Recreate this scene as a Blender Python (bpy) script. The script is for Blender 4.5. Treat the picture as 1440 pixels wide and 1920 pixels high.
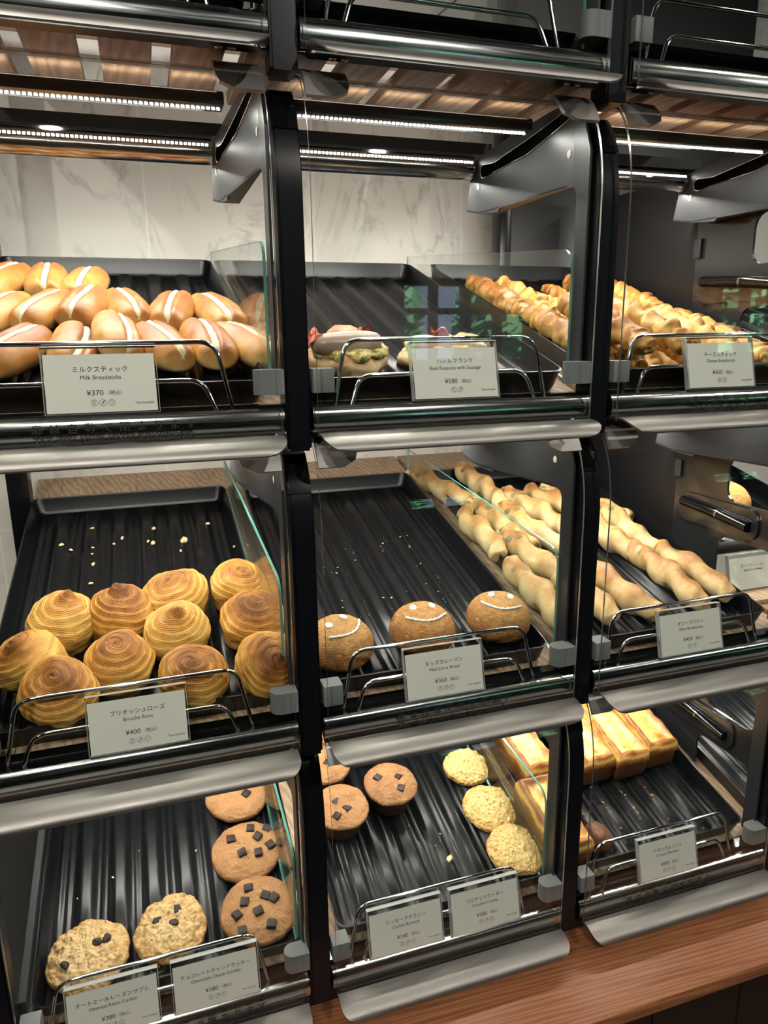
import bpy, bmesh, math, random
from math import sin, cos, pi, radians as rad, sqrt, exp, atan2, tan
from mathutils import Vector, Matrix, noise

for o in list(bpy.data.objects):
    bpy.data.objects.remove(o)
sc = bpy.context.scene
COL = sc.collection

# ------------------------------------------------------------------ camera, world, lights, exposure
W, H, ZW = 0.36, 0.35687, 1.99          # column pitch, row pitch, height of the top row's front rail
cam_d = bpy.data.cameras.new('camera')
cam_d.sensor_fit = 'HORIZONTAL'; cam_d.sensor_width = 36; cam_d.lens = 1350.0 / 1440 * 36
cam_d.clip_start = 0.02; cam_d.clip_end = 60
cam = bpy.data.objects.new('camera', cam_d); COL.objects.link(cam); sc.camera = cam
yaw, pitch, roll = 0.31313, -0.24161, -0.01182
fwd = Vector((sin(yaw) * cos(pitch), cos(yaw) * cos(pitch), sin(pitch)))
rgt = Vector((cos(yaw), -sin(yaw), 0)); up = rgt.cross(fwd)
r2 = rgt * cos(roll) + up * sin(roll); u2 = up * cos(roll) - rgt * sin(roll)
m = Matrix((r2, u2, -fwd)).transposed().to_4x4()
m.translation = Vector((-0.13184, -0.73704, -0.28494 + ZW))
cam.matrix_world = m

sc.view_settings.view_transform = 'Standard'
sc.view_settings.look = 'None'
sc.view_settings.exposure = -0.15
sc.view_settings.gamma = 1.0
sc.view_settings.use_curve_mapping = False
sc.cycles.use_denoising = True
sc.cycles.max_bounces = 9; sc.cycles.diffuse_bounces = 3; sc.cycles.glossy_bounces = 4
sc.cycles.transmission_bounces = 4; sc.cycles.transparent_max_bounces = 24
sc.cycles.caustics_reflective = False; sc.cycles.caustics_refractive = False
sc.cycles.sample_clamp_indirect = 4.0

world = bpy.data.worlds.new('daylight'); sc.world = world
world.use_nodes = True
bg = world.node_tree.nodes['Background']
bg.inputs[0].default_value = (0.55, 0.75, 1.0, 1); bg.inputs[1].default_value = 2.2

def lamp(name, kind, loc, energy, color=(1, 1, 1), target=None, size=None, size_y=None, spot=None, blend=0.3, parent=None):
    d = bpy.data.lights.new(name, kind); d.energy = energy; d.color = color
    if kind == 'AREA':
        d.shape = 'RECTANGLE' if size_y else 'SQUARE'; d.size = size
        if size_y: d.size_y = size_y
    elif kind in ('SPOT', 'POINT'):
        d.shadow_soft_size = size or 0.03
        if kind == 'SPOT': d.spot_size = rad(spot); d.spot_blend = blend
    o = bpy.data.objects.new(name, d); COL.objects.link(o); o.location = loc
    if target: o.rotation_euler = (Vector(target) - Vector(loc)).to_track_quat('-Z', 'Y').to_euler()
    if parent: o.parent = parent
    return o

sun = lamp('sun', 'SUN', (2, -2, 8), 40.0, (1, .95, .85), target=(2, -8, 0))      # lights the trees outside only
CW = (1, .90, .76)
lamp('ceiling_spot', 'SPOT', (-0.70, -0.95, 2.93), 30, CW, target=(-0.35, 0, 1.35), size=.05, spot=75, blend=1)
lamp('ceiling_spot', 'SPOT', (1.45, -0.70, 2.93), 16, CW, target=(0.6, -.05, 0.9), size=.04, spot=70, blend=.6)
for x, y, e in ((-1.7, -1.9, 88), (-0.35, -1.75, 66), (0.75, -1.8, 56), (2.5, -1.6, 60)):
    lamp('ceiling_spot', 'SPOT', (x, y, 2.93), e, (1, .95, .87), target=(x * .5 + .1, 0, 1.2), size=.03, spot=80, blend=.8)

# ------------------------------------------------------------------ materials
MATS = {}
class NT:
    def __init__(self, name):
        self.m = bpy.data.materials.new(name); self.m.use_nodes = True
        self.t = self.m.node_tree; self.n = self.t.nodes; self.l = self.t.links
        self.b = self.n['Principled BSDF']; self.out = self.n['Material Output']
        self._oc = None
        MATS[name] = self.m
    def node(self, t, **kw):
        x = self.n.new(t)
        for k, v in kw.items(): setattr(x, k, v)
        return x
    def set(self, **kw):
        for k, v in kw.items():
            self.b.inputs[k.replace('_', ' ')].default_value = v if not (isinstance(v, tuple) and len(v) == 3) else (*v, 1)
        return self
    def link(self, a, b): self.l.new(a, b)
    def oc(self, scale=(1, 1, 1)):
        if not self._oc: self._oc = self.node('ShaderNodeTexCoord')
        if scale == (1, 1, 1): return self._oc.outputs['Object']
        mp = self.node('ShaderNodeMapping'); mp.inputs['Scale'].default_value = scale
        self.link(self._oc.outputs['Object'], mp.inputs[0]); return mp.outputs[0]
    def noise(self, scale, detail=3, rough=.55, vec=None, dist=0):
        x = self.node('ShaderNodeTexNoise'); x.inputs['Scale'].default_value = scale
        x.inputs['Detail'].default_value = detail; x.inputs['Roughness'].default_value = rough
        x.inputs['Distortion'].default_value = dist
        self.link(vec or self.oc(), x.inputs['Vector']); return x.outputs['Fac']
    def voro(self, scale, vec=None, feature='F1'):
        x = self.node('ShaderNodeTexVoronoi', feature=feature); x.inputs['Scale'].default_value = scale
        self.link(vec or self.oc(), x.inputs['Vector']); return x.outputs['Distance']
    def warp(self, scale, amt):
        x = self.node('ShaderNodeTexNoise'); x.inputs['Scale'].default_value = scale; self.link(self.oc(), x.inputs['Vector'])
        k = self.node('ShaderNodeVectorMath', operation='MULTIPLY_ADD'); self.link(x.outputs['Color'], k.inputs[0])
        k.inputs[1].default_value = (amt,) * 3; self.link(self.oc(), k.inputs[2]); return k.outputs[0]
    def math(self, op, a, b=None, c=None):
        x = self.node('ShaderNodeMath', operation=op)
        for i, v in enumerate((a, b, c)):
            if v is None: continue
            if isinstance(v, (int, float)): x.inputs[i].default_value = v
            else: self.link(v, x.inputs[i])
        return x.outputs[0]
    def ramp(self, fac, stops):
        x = self.node('ShaderNodeValToRGB'); e = x.color_ramp.elements
        while len(e) < len(stops): e.new(.5)
        for el, (p, c) in zip(e, stops):
            el.position = p; el.color = (*c, 1) if len(c) == 3 else c
        self.link(fac, x.inputs[0]); return x.outputs[0]
    def mix(self, fac, a, b):
        x = self.node('ShaderNodeMix', data_type='RGBA')
        for i, v in ((0, fac), (6, a), (7, b)):
            if isinstance(v, (int, float)): x.inputs[i].default_value = v
            elif isinstance(v, tuple): x.inputs[i].default_value = (*v, 1)
            else: self.link(v, x.inputs[i])
        return x.outputs[2]
    def color(self, s): self.link(s, self.b.inputs['Base Color']); return self
    def rough(self, s): self.link(s, self.b.inputs['Roughness']); return self
    def bump(self, h, strength=.5, dist=.002):
        x = self.node('ShaderNodeBump'); x.inputs['Strength'].default_value = strength; x.inputs['Distance'].default_value = dist
        self.link(h, x.inputs['Height']); self.link(x.outputs[0], self.b.inputs['Normal']); return self
    def sepz(self):
        s = self.node('ShaderNodeSeparateXYZ'); self.link(self.oc(), s.inputs[0]); return s.outputs

def plain(name, col, rough=.5, metal=0, **kw):
    return NT(name).set(Base_Color=col, Roughness=rough, Metallic=metal, **kw).m

plain('black_post', (.0045, .005, .007), .26, Specular_IOR_Level=.28)
plain('black_gloss', (.004, .004, .005), .12)
plain('black_matt', (.010, .010, .011), .55)
plain('chrome', (.78, .78, .80), .07, 1)
plain('dark_steel', (.16, .155, .15), .28, 1)
plain('frame_grey', (.055, .057, .062), .36, .55)
plain('bumper_grey', (.15, .155, .155), .55)
plain('screw', (.5, .5, .5), .2, 1)
plain('ink', (.03, .03, .032), .7)
plain('note_ink', (.006, .006, .006), .6)
plain('card', (.80, .78, .735), .6)
plain('side_panel', (.020, .021, .023), .14, 0, Specular_IOR_Level=.9)
plain('back_panel', (.009, .009, .0105), .45)
plain('icing', (.85, .83, .78), .6)
plain('choc', (.020, .010, .009), .5, 0, Specular_IOR_Level=.3)
plain('slot_shade', (.002, .002, .002), 1.0, 0, Specular_IOR_Level=0.0)
plain('leaf', (.13, .38, .20), .6)
plain('trunk', (.07, .045, .03), .8)
plain('mullion', (.02, .02, .025), .5)
plain('ceiling', (.035, .033, .03), .8)
plain('floor', (.075, .06, .048), .5)
plain('front_wall', (.03, .027, .025), .7)
plain('cabinet_front', (.022, .010, .007), .42)
plain('cream', (.78, .69, .46), .5)
plain('bacon', (.42, .09, .05), .35)
plain('charred', (.03, .015, .01), .6)
plain('wire_rack', (.35, .35, .36), .25, 1)

def em(name, col, s):
    n = NT(name); n.set(Base_Color=(0, 0, 0), Emission_Color=col, Emission_Strength=s)
em('diode', (1, .96, .9), 30)

n = NT('rail_steel'); n.set(Base_Color=(.62, .62, .63), Metallic=1.0, Roughness=.16)
n.rough(n.ramp(n.noise(30, 3, .6, n.oc((.3, 1, 12))), [(.3, (.10,) * 3), (.7, (.24,) * 3)]))
n = NT('brushed_steel'); n.set(Base_Color=(.31, .295, .275), Metallic=1.0, Roughness=.4)
g = n.noise(260, 4, .65, n.oc((.06, 1, 1)))
n.rough(n.ramp(g, [(.3, (.42,) * 3), (.7, (.58,) * 3)])).bump(g, .22, .0006)
n = NT('clip_steel'); n.set(Base_Color=(.50, .48, .45), Metallic=.85, Roughness=.5)

def glass(name, tint, edge=False):
    n = NT(name); n.n.remove(n.b)
    tr = n.node('ShaderNodeBsdfTransparent'); tr.inputs[0].default_value = (*tint, 1)
    gl = n.node('ShaderNodeBsdfGlossy'); gl.inputs['Roughness'].default_value = .015; gl.inputs['Color'].default_value = (1, 1, 1, 1)
    lw = n.node('ShaderNodeLayerWeight'); lw.inputs[0].default_value = .5
    p = n.math('POWER', lw.outputs['Facing'], 5.0)
    f = n.math('MULTIPLY_ADD', p, .9, .038)
    mx = n.node('ShaderNodeMixShader'); n.link(f, mx.inputs[0]); n.link(tr.outputs[0], mx.inputs[1]); n.link(gl.outputs[0], mx.inputs[2])
    n.link(mx.outputs[0], n.out.inputs[0])
glass('glass', (.965, .985, .975))
glass('acrylic', (.95, .945, .93))
n = NT('glass_edge'); n.set(Base_Color=(.11, .37, .32), Roughness=.25, Transmission_Weight=.25)
n = NT('cover_edge'); n.set(Base_Color=(.20, .24, .23), Roughness=.2, Transmission_Weight=.5)
n = NT('acrylic_edge'); n.set(Base_Color=(.62, .64, .63), Roughness=.2, Transmission_Weight=.35)

n = NT('tray'); n.set(Base_Color=(.006, .0065, .008), Roughness=.29, Specular_IOR_Level=.28)
g = n.noise(34, 5, .7)
n.color(n.ramp(n.noise(55, 6, .75), [(.45, (.003, .0034, .0045)), (.75, (.007, .0075, .0095))]))

def wood(name, a, b, c, sx, rough, scale=1.0, bump=.1):
    n = NT(name)
    v = n.oc(sx)
    g1 = n.noise(7 * scale, 5, .6, v, 1.2); g2 = n.noise(60 * scale, 4, .7, v)
    w = n.node('ShaderNodeTexWave', wave_type='BANDS', bands_direction='DIAGONAL'); w.inputs['Scale'].default_value = 5 * scale
    w.inputs['Distortion'].default_value = 7; w.inputs['Detail'].default_value = 3; w.inputs['Detail Scale'].default_value = 1.2
    n.link(v, w.inputs[0])
    f = n.math('ADD', n.math('MULTIPLY', w.outputs['Fac'], .45), n.math('MULTIPLY', g1, .6))
    base = n.ramp(f, [(.2, a), (.55, b), (.85, c)])
    n.color(n.mix(n.math('MULTIPLY', n.ramp(g2, [(.45, (0,) * 3), (.7, (1,) * 3)]), .35), base, a))
    n.set(Roughness=rough); n.bump(g2, bump, .0006)
wood('wood_counter', (.20, .07, .029), (.32, .125, .053), (.39, .165, .076), (.5, 12, 8), .33, 1.6, .35)
wood('wood_board', (.30, .19, .115), (.46, .31, .20), (.55, .40, .27), (5, .6, 5), .55, 2.0)
wood('wood_slat', (.20, .115, .062), (.34, .20, .115), (.42, .27, .165), (5, .6, 5), .5, 2.0)

# marble tiles of the wall behind
n = NT('marble')
s = n.sepz()
v1 = n.noise(2.2, 6, .62, n.oc((2.2, 1, 1)), 1.6)
vein = n.math('SUBTRACT', 1.0, n.math('MULTIPLY', n.math('ABSOLUTE', n.math('SUBTRACT', v1, .5)), 26.0))
vein = n.math('MAXIMUM', vein, 0.0)
patch = n.ramp(n.noise(3.1, 3, .5), [(.40, (0,) * 3), (.56, (1,) * 3)])
vein = n.math('MULTIPLY', n.math('MULTIPLY', vein, patch), n.ramp(n.noise(22, 4, .7), [(.35, (.1,) * 3), (.65, (1,) * 3)]))
cloud = n.ramp(n.noise(5, 4, .6), [(.3, (.74, .70, .645)), (.7, (.82, .78, .725))])
c1 = n.mix(n.math('MULTIPLY', vein, .95), cloud, (.46, .44, .41))
fx = n.math('ABSOLUTE', n.math('SUBTRACT', n.math('FRACT', n.math('DIVIDE', n.math('ADD', s[0], 10 * .3166 + .105 + .1583), .3166)), .5))
j = n.math('LESS_THAN', fx, .0045)
fz = n.math('ABSOLUTE', n.math('SUBTRACT', n.math('FRACT', n.math('DIVIDE', s[2], .9)), .5))
j = n.math('MAXIMUM', j, n.math('LESS_THAN', fz, .0016))
n.color(n.mix(j, c1, (.88, .85, .80))); n.set(Roughness=.3)

# ---- breads
def crust(name, stops, zlo, zhi, nscale=45, namp=.5, rough=.5, fine=420, bump=.35, bd=.0008, spots=None, lump=None):
    """pale where the dough rose, brown where the oven caught it: by the loaf's own height plus noise"""
    n = NT(name)
    s = n.sepz()
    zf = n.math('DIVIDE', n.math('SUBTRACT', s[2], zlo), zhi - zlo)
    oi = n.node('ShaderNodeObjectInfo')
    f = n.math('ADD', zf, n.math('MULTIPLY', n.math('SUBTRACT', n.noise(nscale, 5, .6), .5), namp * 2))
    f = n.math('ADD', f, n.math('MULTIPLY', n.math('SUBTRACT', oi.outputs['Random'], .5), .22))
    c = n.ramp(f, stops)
    fn = n.noise(fine, 4, .7)
    if spots:
        sp = n.voro(spots[0]); k = n.ramp(sp, [(spots[1], (1,) * 3), (spots[1] + .06, (0,) * 3)])
        sel = n.ramp(n.noise(spots[0] * .45, 2, .5), [(.50, (0,) * 3), (.56, (1,) * 3)])
        c = n.mix(n.math('MULTIPLY', k, sel), c, spots[2])
    n.color(c); n.set(Roughness=rough)
    if lump and lump < 100: fn = n.math('ADD', n.math('MULTIPLY', fn, .6), n.math('MAXIMUM', n.math('MINIMUM', n.math('MULTIPLY', n.math('ABSOLUTE', n.math('SUBTRACT', n.noise(lump, 3, .6, None, .8), .5)), 9.0), .45), n.math('MULTIPLY', n.noise(35, 2, .5), .8)))
    elif lump: fn = n.math('SUBTRACT', n.math('MULTIPLY', fn, .5), n.math('MULTIPLY', n.voro(lump, n.warp(90, .006), 'SMOOTH_F1'), .9))
    n.bump(fn, bump, bd)
    return n
crust('milk_crust', [(.0, (.72, .51, .24)), (.3, (.62, .345, .11)), (.6, (.47, .20, .048)), (.9, (.29, .10, .026))], .004, .047, 24, .75, .42, 420, .35)
crust('cheese_crust', [(.0, (.68, .44, .16)), (.4, (.66, .38, .10)), (.7, (.48, .21, .045)), (1, (.28, .095, .024))], -.016, .036, 55, .75, .4, 260, .6, .0015)
crust('olive_crust', [(.0, (.62, .50, .27)), (.42, (.66, .48, .235)), (.66, (.56, .33, .12)), (.9, (.36, .155, .05))], -.004, .046, 26, .8, .5, 220, .4, .001, (48, .26, (.17, .16, .06)))
crust('focaccia_crust', [(.0, (.62, .42, .2)), (.5, (.60, .42, .22)), (.8, (.42, .2, .07)), (1, (.26, .1, .03))], -.012, .03, 50, .6, .5, 300, .4)
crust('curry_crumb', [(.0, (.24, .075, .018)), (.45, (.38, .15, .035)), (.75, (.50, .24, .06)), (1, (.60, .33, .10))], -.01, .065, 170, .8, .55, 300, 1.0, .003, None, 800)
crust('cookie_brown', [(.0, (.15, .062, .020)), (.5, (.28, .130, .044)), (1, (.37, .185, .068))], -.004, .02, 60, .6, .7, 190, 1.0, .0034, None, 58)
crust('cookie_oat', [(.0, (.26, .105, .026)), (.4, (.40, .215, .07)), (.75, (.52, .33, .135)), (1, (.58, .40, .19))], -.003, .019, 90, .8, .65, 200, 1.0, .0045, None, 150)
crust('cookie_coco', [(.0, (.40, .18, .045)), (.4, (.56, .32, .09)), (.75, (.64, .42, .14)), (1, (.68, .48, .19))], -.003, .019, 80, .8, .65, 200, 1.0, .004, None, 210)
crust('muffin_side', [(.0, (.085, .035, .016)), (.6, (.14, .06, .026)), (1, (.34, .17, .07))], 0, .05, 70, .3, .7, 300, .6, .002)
crust('croque_top', [(.0, (.16, .05, .014)), (.28, (.38, .15, .035)), (.46, (.74, .46, .11)), (.62, (.78, .54, .16)), (.76, (.58, .28, .06)), (.95, (.30, .10, .025))], .037, .0585, 28, .62, .36, 120, .35, .0015)
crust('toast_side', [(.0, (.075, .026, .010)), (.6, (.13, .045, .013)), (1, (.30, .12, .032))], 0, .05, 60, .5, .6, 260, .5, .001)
crust('sausage', [(.0, (.24, .15, .11)), (.6, (.31, .21, .155)), (1, (.38, .27, .21))], -.012, .012, 40, .4, .3, 200, .1)
n = crust('pesto', [(.2, (.10, .12, .02)), (.45, (.30, .28, .07)), (.62, (.62, .48, .18)), (1, (.62, .42, .16))], -.05, .05, 120, 1.4, .5, 300, .8, .003)
crust('crumb', [(0, (.5, .32, .12)), (1, (.74, .56, .28))], -.01, .01, 200, .5, .6)

# brioche: laminated swirl; fine ridges follow the spiral
n = NT('brioche_crust')
s = n.sepz()
rr = n.math('SQRT', n.math('ADD', n.math('MULTIPLY', s[0], s[0]), n.math('MULTIPLY', s[1], s[1])))
th = n.math('ARCTAN2', s[1], s[0])
down = n.math('SUBTRACT', .078, s[2])
path = n.math('ADD', rr, n.math('MULTIPLY', down, .9))
wob = n.math('MULTIPLY', n.math('SUBTRACT', n.noise(42, 4, .6), .5), 26.0)
ph = n.math('ADD', n.math('ADD', n.math('MULTIPLY', path, 1900.0), n.math('MULTIPLY', th, -4.0)), wob)
fine = n.math('MULTIPLY', n.math('SINE', ph), n.math('MINIMUM', n.math('MAXIMUM', n.math('DIVIDE', n.math('SUBTRACT', s[2], .008), .05), .15), 1.0))
big = n.math('SINE', n.math('ADD', n.math('ADD', n.math('MULTIPLY', path, 330.0), th), n.math('MULTIPLY', wob, .25)))
oi = n.node('ShaderNodeObjectInfo')
zf = n.math('DIVIDE', n.math('SUBTRACT', s[2], .02), .06)
f = n.math('ADD', n.math('MULTIPLY', n.math('POWER', n.math('MAXIMUM', zf, 0.0), 1.6), .80), n.math('MULTIPLY', big, .03))
f = n.math('ADD', f, n.math('MULTIPLY', n.math('SUBTRACT', n.noise(30, 5, .6), .5), 1.1))
f = n.math('ADD', f, n.math('MULTIPLY', fine, .085))
f = n.math('ADD', f, n.math('MULTIPLY', n.math('SUBTRACT', oi.outputs['Random'], .5), .3))
n.color(n.ramp(f, [(.0, (.68, .42, .115)), (.30, (.56, .285, .06)), (.52, (.38, .155, .028)), (.72, (.19, .066, .013)), (1, (.085, .028, .008))]))
n.set(Roughness=.48, Specular_IOR_Level=.25); n.bump(n.math('ADD', n.math('MULTIPLY', fine, .55), n.math('MULTIPLY', n.noise(300, 3, .6), .6)), .34, .0011)

def M(k): return MATS[k]

# ------------------------------------------------------------------ helpers
def new_obj(name, me, parent=None, loc=(0, 0, 0), rot=(0, 0, 0), scale=None):
    o = bpy.data.objects.new(name, me); COL.objects.link(o)
    o.location = loc; o.rotation_euler = rot
    if scale: o.scale = scale
    if parent: o.parent = parent
    return o
def tag(o, label, cat, group=None, kind=None):
    o['label'] = label; o['category'] = cat
    if group: o['group'] = group
    if kind: o['kind'] = kind
    return o
def empty(name, label, cat, loc, rot=(0, 0, 0), group=None):
    o = bpy.data.objects.new(name, None); COL.objects.link(o); o.empty_display_size = .02
    o.location = loc; o.rotation_euler = rot
    return tag(o, label, cat, group)
def struct(o): o['kind'] = 'structure'; return o

def mk(name, vs, fs, mats, smooth=False, midx=None, auto=None):
    me = bpy.data.meshes.new(name); me.from_pydata([tuple(v) for v in vs], [], fs); me.validate(); me.update()
    for q in (mats if isinstance(mats, (list, tuple)) else [mats]): me.materials.append(M(q))
    if midx:
        for p, k in zip(me.polygons, midx): p.material_index = k
    if smooth:
        for p in me.polygons: p.use_smooth = True
        if auto:
            me.set_sharp_from_angle(angle=rad(auto))
    return me
def from_bm(name, bm, mats, smooth=False, auto=None):
    me = bpy.data.meshes.new(name); bmesh.ops.recalc_face_normals(bm, faces=bm.faces); bm.to_mesh(me); bm.free()
    for q in (mats if isinstance(mats, (list, tuple)) else [mats]): me.materials.append(M(q))
    if smooth:
        for p in me.polygons: p.use_smooth = True
        if auto: me.set_sharp_from_angle(angle=rad(auto))
    return me
def bm_box(bm, x0, x1, y0, y1, z0, z1, bev=0, seg=2, mi=0):
    r = bmesh.ops.create_cube(bm, size=1)
    for v in r['verts']:
        v.co = Vector(((x0 + x1) / 2 + v.co.x * (x1 - x0), (y0 + y1) / 2 + v.co.y * (y1 - y0), (z0 + z1) / 2 + v.co.z * (z1 - z0)))
    fs = list({f for v in r['verts'] for f in v.link_faces})
    for f in fs: f.material_index = mi
    if bev:
        es = list({e for v in r['verts'] for e in v.link_edges})
        bmesh.ops.bevel(bm, geom=es, offset=bev, segments=seg, affect='EDGES', profile=.5)
def box_me(name, a, mats, bev=0, seg=2):
    bm = bmesh.new(); bm_box(bm, *a, bev=bev, seg=seg); return from_bm(name, bm, mats, bev > 0, 40)
def fillet(pts, r, n=6):
    """round the inner corners of an open 3D path"""
    P = [Vector(p) for p in pts]; out = [P[0]]
    for i in range(1, len(P) - 1):
        a, b, c = P[i - 1], P[i], P[i + 1]
        d1 = (a - b); d2 = (c - b); k = min(r, d1.length * .49, d2.length * .49)
        s, e = b + d1.normalized() * k, b + d2.normalized() * k
        for j in range(n + 1):
            t = j / n; out.append((1 - t) ** 2 * s + 2 * t * (1 - t) * b + t * t * e)
    out.append(P[-1]); return out
def tube(path, r, n=10, cap=True):
    """vertices and faces of a round tube along a path; r may be a number or a function of 0..1"""
    P = [Vector(p) for p in path]; vs, fs = [], []
    t0 = (P[1] - P[0]).normalized(); ref = Vector((0, 0, 1)) if abs(t0.z) < .9 else Vector((1, 0, 0))
    u = t0.cross(ref).normalized()
    for i, p in enumerate(P):
        t = ((P[min(i + 1, len(P) - 1)] - P[max(i - 1, 0)])).normalized()
        u = (u - t * u.dot(t)).normalized(); w = t.cross(u)
        rr = r(i / (len(P) - 1)) if callable(r) else r
        for k in range(n):
            a = 2 * pi * k / n; vs.append(p + u * (rr * cos(a)) + w * (rr * sin(a)))
    for i in range(len(P) - 1):
        for k in range(n):
            a, b = i * n + k, i * n + (k + 1) % n
            fs.append((a, b, b + n, a + n))
    if cap: fs.append(tuple(range(n))[::-1]); fs.append(tuple(range((len(P) - 1) * n, len(P) * n)))
    return vs, fs
def prism(poly, x0, x1):
    """polygon in (y, z) pushed from x0 to x1"""
    n = len(poly); vs = [(x0, y, z) for y, z in poly] + [(x1, y, z) for y, z in poly]
    fs = [tuple(range(n)), tuple(range(2 * n - 1, n - 1, -1))] + [(i, i + n, (i + 1) % n + n, (i + 1) % n) for i in range(n)]
    return vs, fs
def grid(fn, nu, nv, wrap_u=True):
    """fn(u, v) with u around, v along; poles closed by caller's radii"""
    vs, fs = [], []
    cu = nu if wrap_u else nu + 1
    for j in range(nv + 1):
        for i in range(cu): vs.append(fn(i / nu, j / nv))
    for j in range(nv):
        for i in range(nu):
            a = j * cu + i; b = j * cu + (i + 1) % cu
            fs.append((a, b, b + cu, a + cu))
    return vs, fs
def rr_poly(y0, y1, z0, z1, r, n=5):
    out = []
    for cx, cy, a0 in ((y1 - r, z0 + r, -90), (y1 - r, z1 - r, 0), (y0 + r, z1 - r, 90), (y0 + r, z0 + r, 180)):
        for k in range(n + 1):
            a = rad(a0 + 90 * k / n); out.append((cx + r * cos(a), cy + r * sin(a)))
    return out
def nz(p, s, seed=0.0): return noise.noise(Vector((p[0] * s + seed * 7.31, p[1] * s - seed * 3.7, p[2] * s + seed * 1.9)))
def fbm(p, s, seed=0.0): return nz(p, s, seed) + .5 * nz(p, s * 2.1, seed + 1) + .25 * nz(p, s * 4.3, seed + 2)

TXT = {}
def text_me(name, body, size, mat, spacing=1.0, bold=0.0):
    """flat lettering in the x-z plane, centred on its own width, baseline at z = 0"""
    key = (body, size, mat, spacing, bold)
    if key in TXT: return TXT[key]
    cu = bpy.data.curves.new('lettering', 'FONT'); cu.body = body; cu.size = size; cu.space_character = spacing
    cu.resolution_u = 3; cu.align_x = 'CENTER'; cu.offset = bold
    o = bpy.data.objects.new('lettering', cu); COL.objects.link(o)
    dg = bpy.context.evaluated_depsgraph_get()
    me = bpy.data.meshes.new_from_object(o.evaluated_get(dg))
    bpy.data.objects.remove(o); bpy.data.curves.remove(cu)
    me.name = name
    for v in me.vertices: v.co = Vector((v.co.x, 0, v.co.y))
    me.materials.clear(); me.materials.append(M(mat)); TXT[key] = me
    return me

# ------------------------------------------------------------------ the room
def room_box(name, a, mat):
    return struct(new_obj(name, box_me(name, a, mat)))
room_box('wall_back', (-4, 8, .75, .90, 0, 3.0), 'marble')
room_box('floor', (-4.2, 8.2, -5.2, .9, -.06, 0), 'floor')
room_box('ceiling', (-4.2, 8.2, -5.2, .9, 3.0, 3.1), 'ceiling')
room_box('wall_left', (-4.2, -4, -5.2, .9, 0, 3.0), 'front_wall')
room_box('wall_right', (8, 8.2, -5.2, .9, 0, 3.0), 'front_wall')
WIN = [(1.92, 3.12, 1.46, 2.12), (5.15, 6.5, 1.46, 2.12)]
bm = bmesh.new()
xs = [-4.2, WIN[0][0], WIN[0][1], WIN[1][0], WIN[1][1], 8.2]
for i in range(5):
    if i in (1, 3):
        bm_box(bm, xs[i], xs[i + 1], -5.2, -5.08, 0, 1.46); bm_box(bm, xs[i], xs[i + 1], -5.2, -5.08, 2.12, 3.0)
    else: bm_box(bm, xs[i], xs[i + 1], -5.2, -5.08, 0, 3.0)
struct(new_obj('wall_front', from_bm('wall_front', bm, 'front_wall')))
for k, (x0, x1, z0, z1) in enumerate(WIN):
    bm = bmesh.new()
    for q in range(5):
        x = x0 + (x1 - x0) * q / 4; bm_box(bm, x - .03, x + .03, -5.19, -5.10, z0, z1)
    for z in (z0, z0 + .43, z1): bm_box(bm, x0, x1, -5.18, -5.11, z - .025, z + .025)
    struct(new_obj('window_%d' % (k + 1), from_bm('window', bm, 'mullion')))
bm = bmesh.new(); bm_box(bm, -6, 14, -30, -5.25, -.4, -.3)
struct(new_obj('ground', from_bm('ground', bm, 'leaf')))
random.seed(5)
TREES = [(.6, -8.2), (2.6, -8.8), (4.6, -8.1), (6.6, -9.0), (8.6, -8.4), (10.6, -9.2), (12.6, -8.6)]
for k, (x, y) in enumerate(TREES):
    t = empty('tree', 'leafy green tree outside the window, number %d from the left' % (k + 1), 'tree', (x, y, -.3), group='trees outside the shop')
    t['label'] = ['round leafy green tree', 'broad leafy tree behind the first gap', 'bushy green tree between two panes', 'tall leafy tree at the wall between the windows',
                  'dense green tree beyond the second window', 'wide leafy tree past the second window', 'last leafy green tree of the row outside'][k] + ' seen mirrored in the glass covers'
    vs, fs = tube([(0, 0, 0), (.03, 0, .9), (0, .02, 1.7)], lambda q: .13 - .05 * q, 8)
    new_obj('trunk', mk('trunk', vs, fs, 'trunk', True), t)
    vs, fs = [], []
    for q in range(2000):
        d = Vector((random.gauss(0, 1), random.gauss(0, 1), random.gauss(0, 1))).normalized() * (random.random() ** .4)
        c = Vector((d.x * .85, d.y * .8, 2.1 + d.z * 1.25)); s_ = .09 + .10 * random.random()
        a = Vector((random.gauss(0, 1), random.gauss(0, 1), random.gauss(0, 1))).normalized(); b = a.orthogonal().normalized()
        i = len(vs); vs += [c - a * s_, c + b * s_ * .5, c + a * s_, c - b * s_ * .5]; fs.append((i, i + 1, i + 2, i + 3))
    new_obj('crown', mk('crown', vs, fs, 'leaf'), t)

# counter under the rack
ct = empty('counter', 'reddish brown wooden counter carrying the whole glass bread rack', 'counter', (0.2, 0, 0))
new_obj('counter_top', box_me('counter_top', (-1.6, 3.0, -.118, .72, .828, .85), 'wood_counter', .004), ct)
bm = bmesh.new(); x = -1.55
while x < 2.7:
    bm_box(bm, x + .0015, x + .1485, -.100, -.085, .10, .826, .002); x += .15
new_obj('cabinet_front', from_bm('cabinet_front', bm, 'cabinet_front', True, 40), ct)
new_obj('cabinet_body', box_me('cabinet_body', (-1.55, 2.9, -.086, .70, 0, .827), 'black_matt'), ct)
new_obj('plinth', box_me('plinth', (-1.5, 2.8, .02, .66, .851, .872), 'black_matt'), ct)

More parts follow.
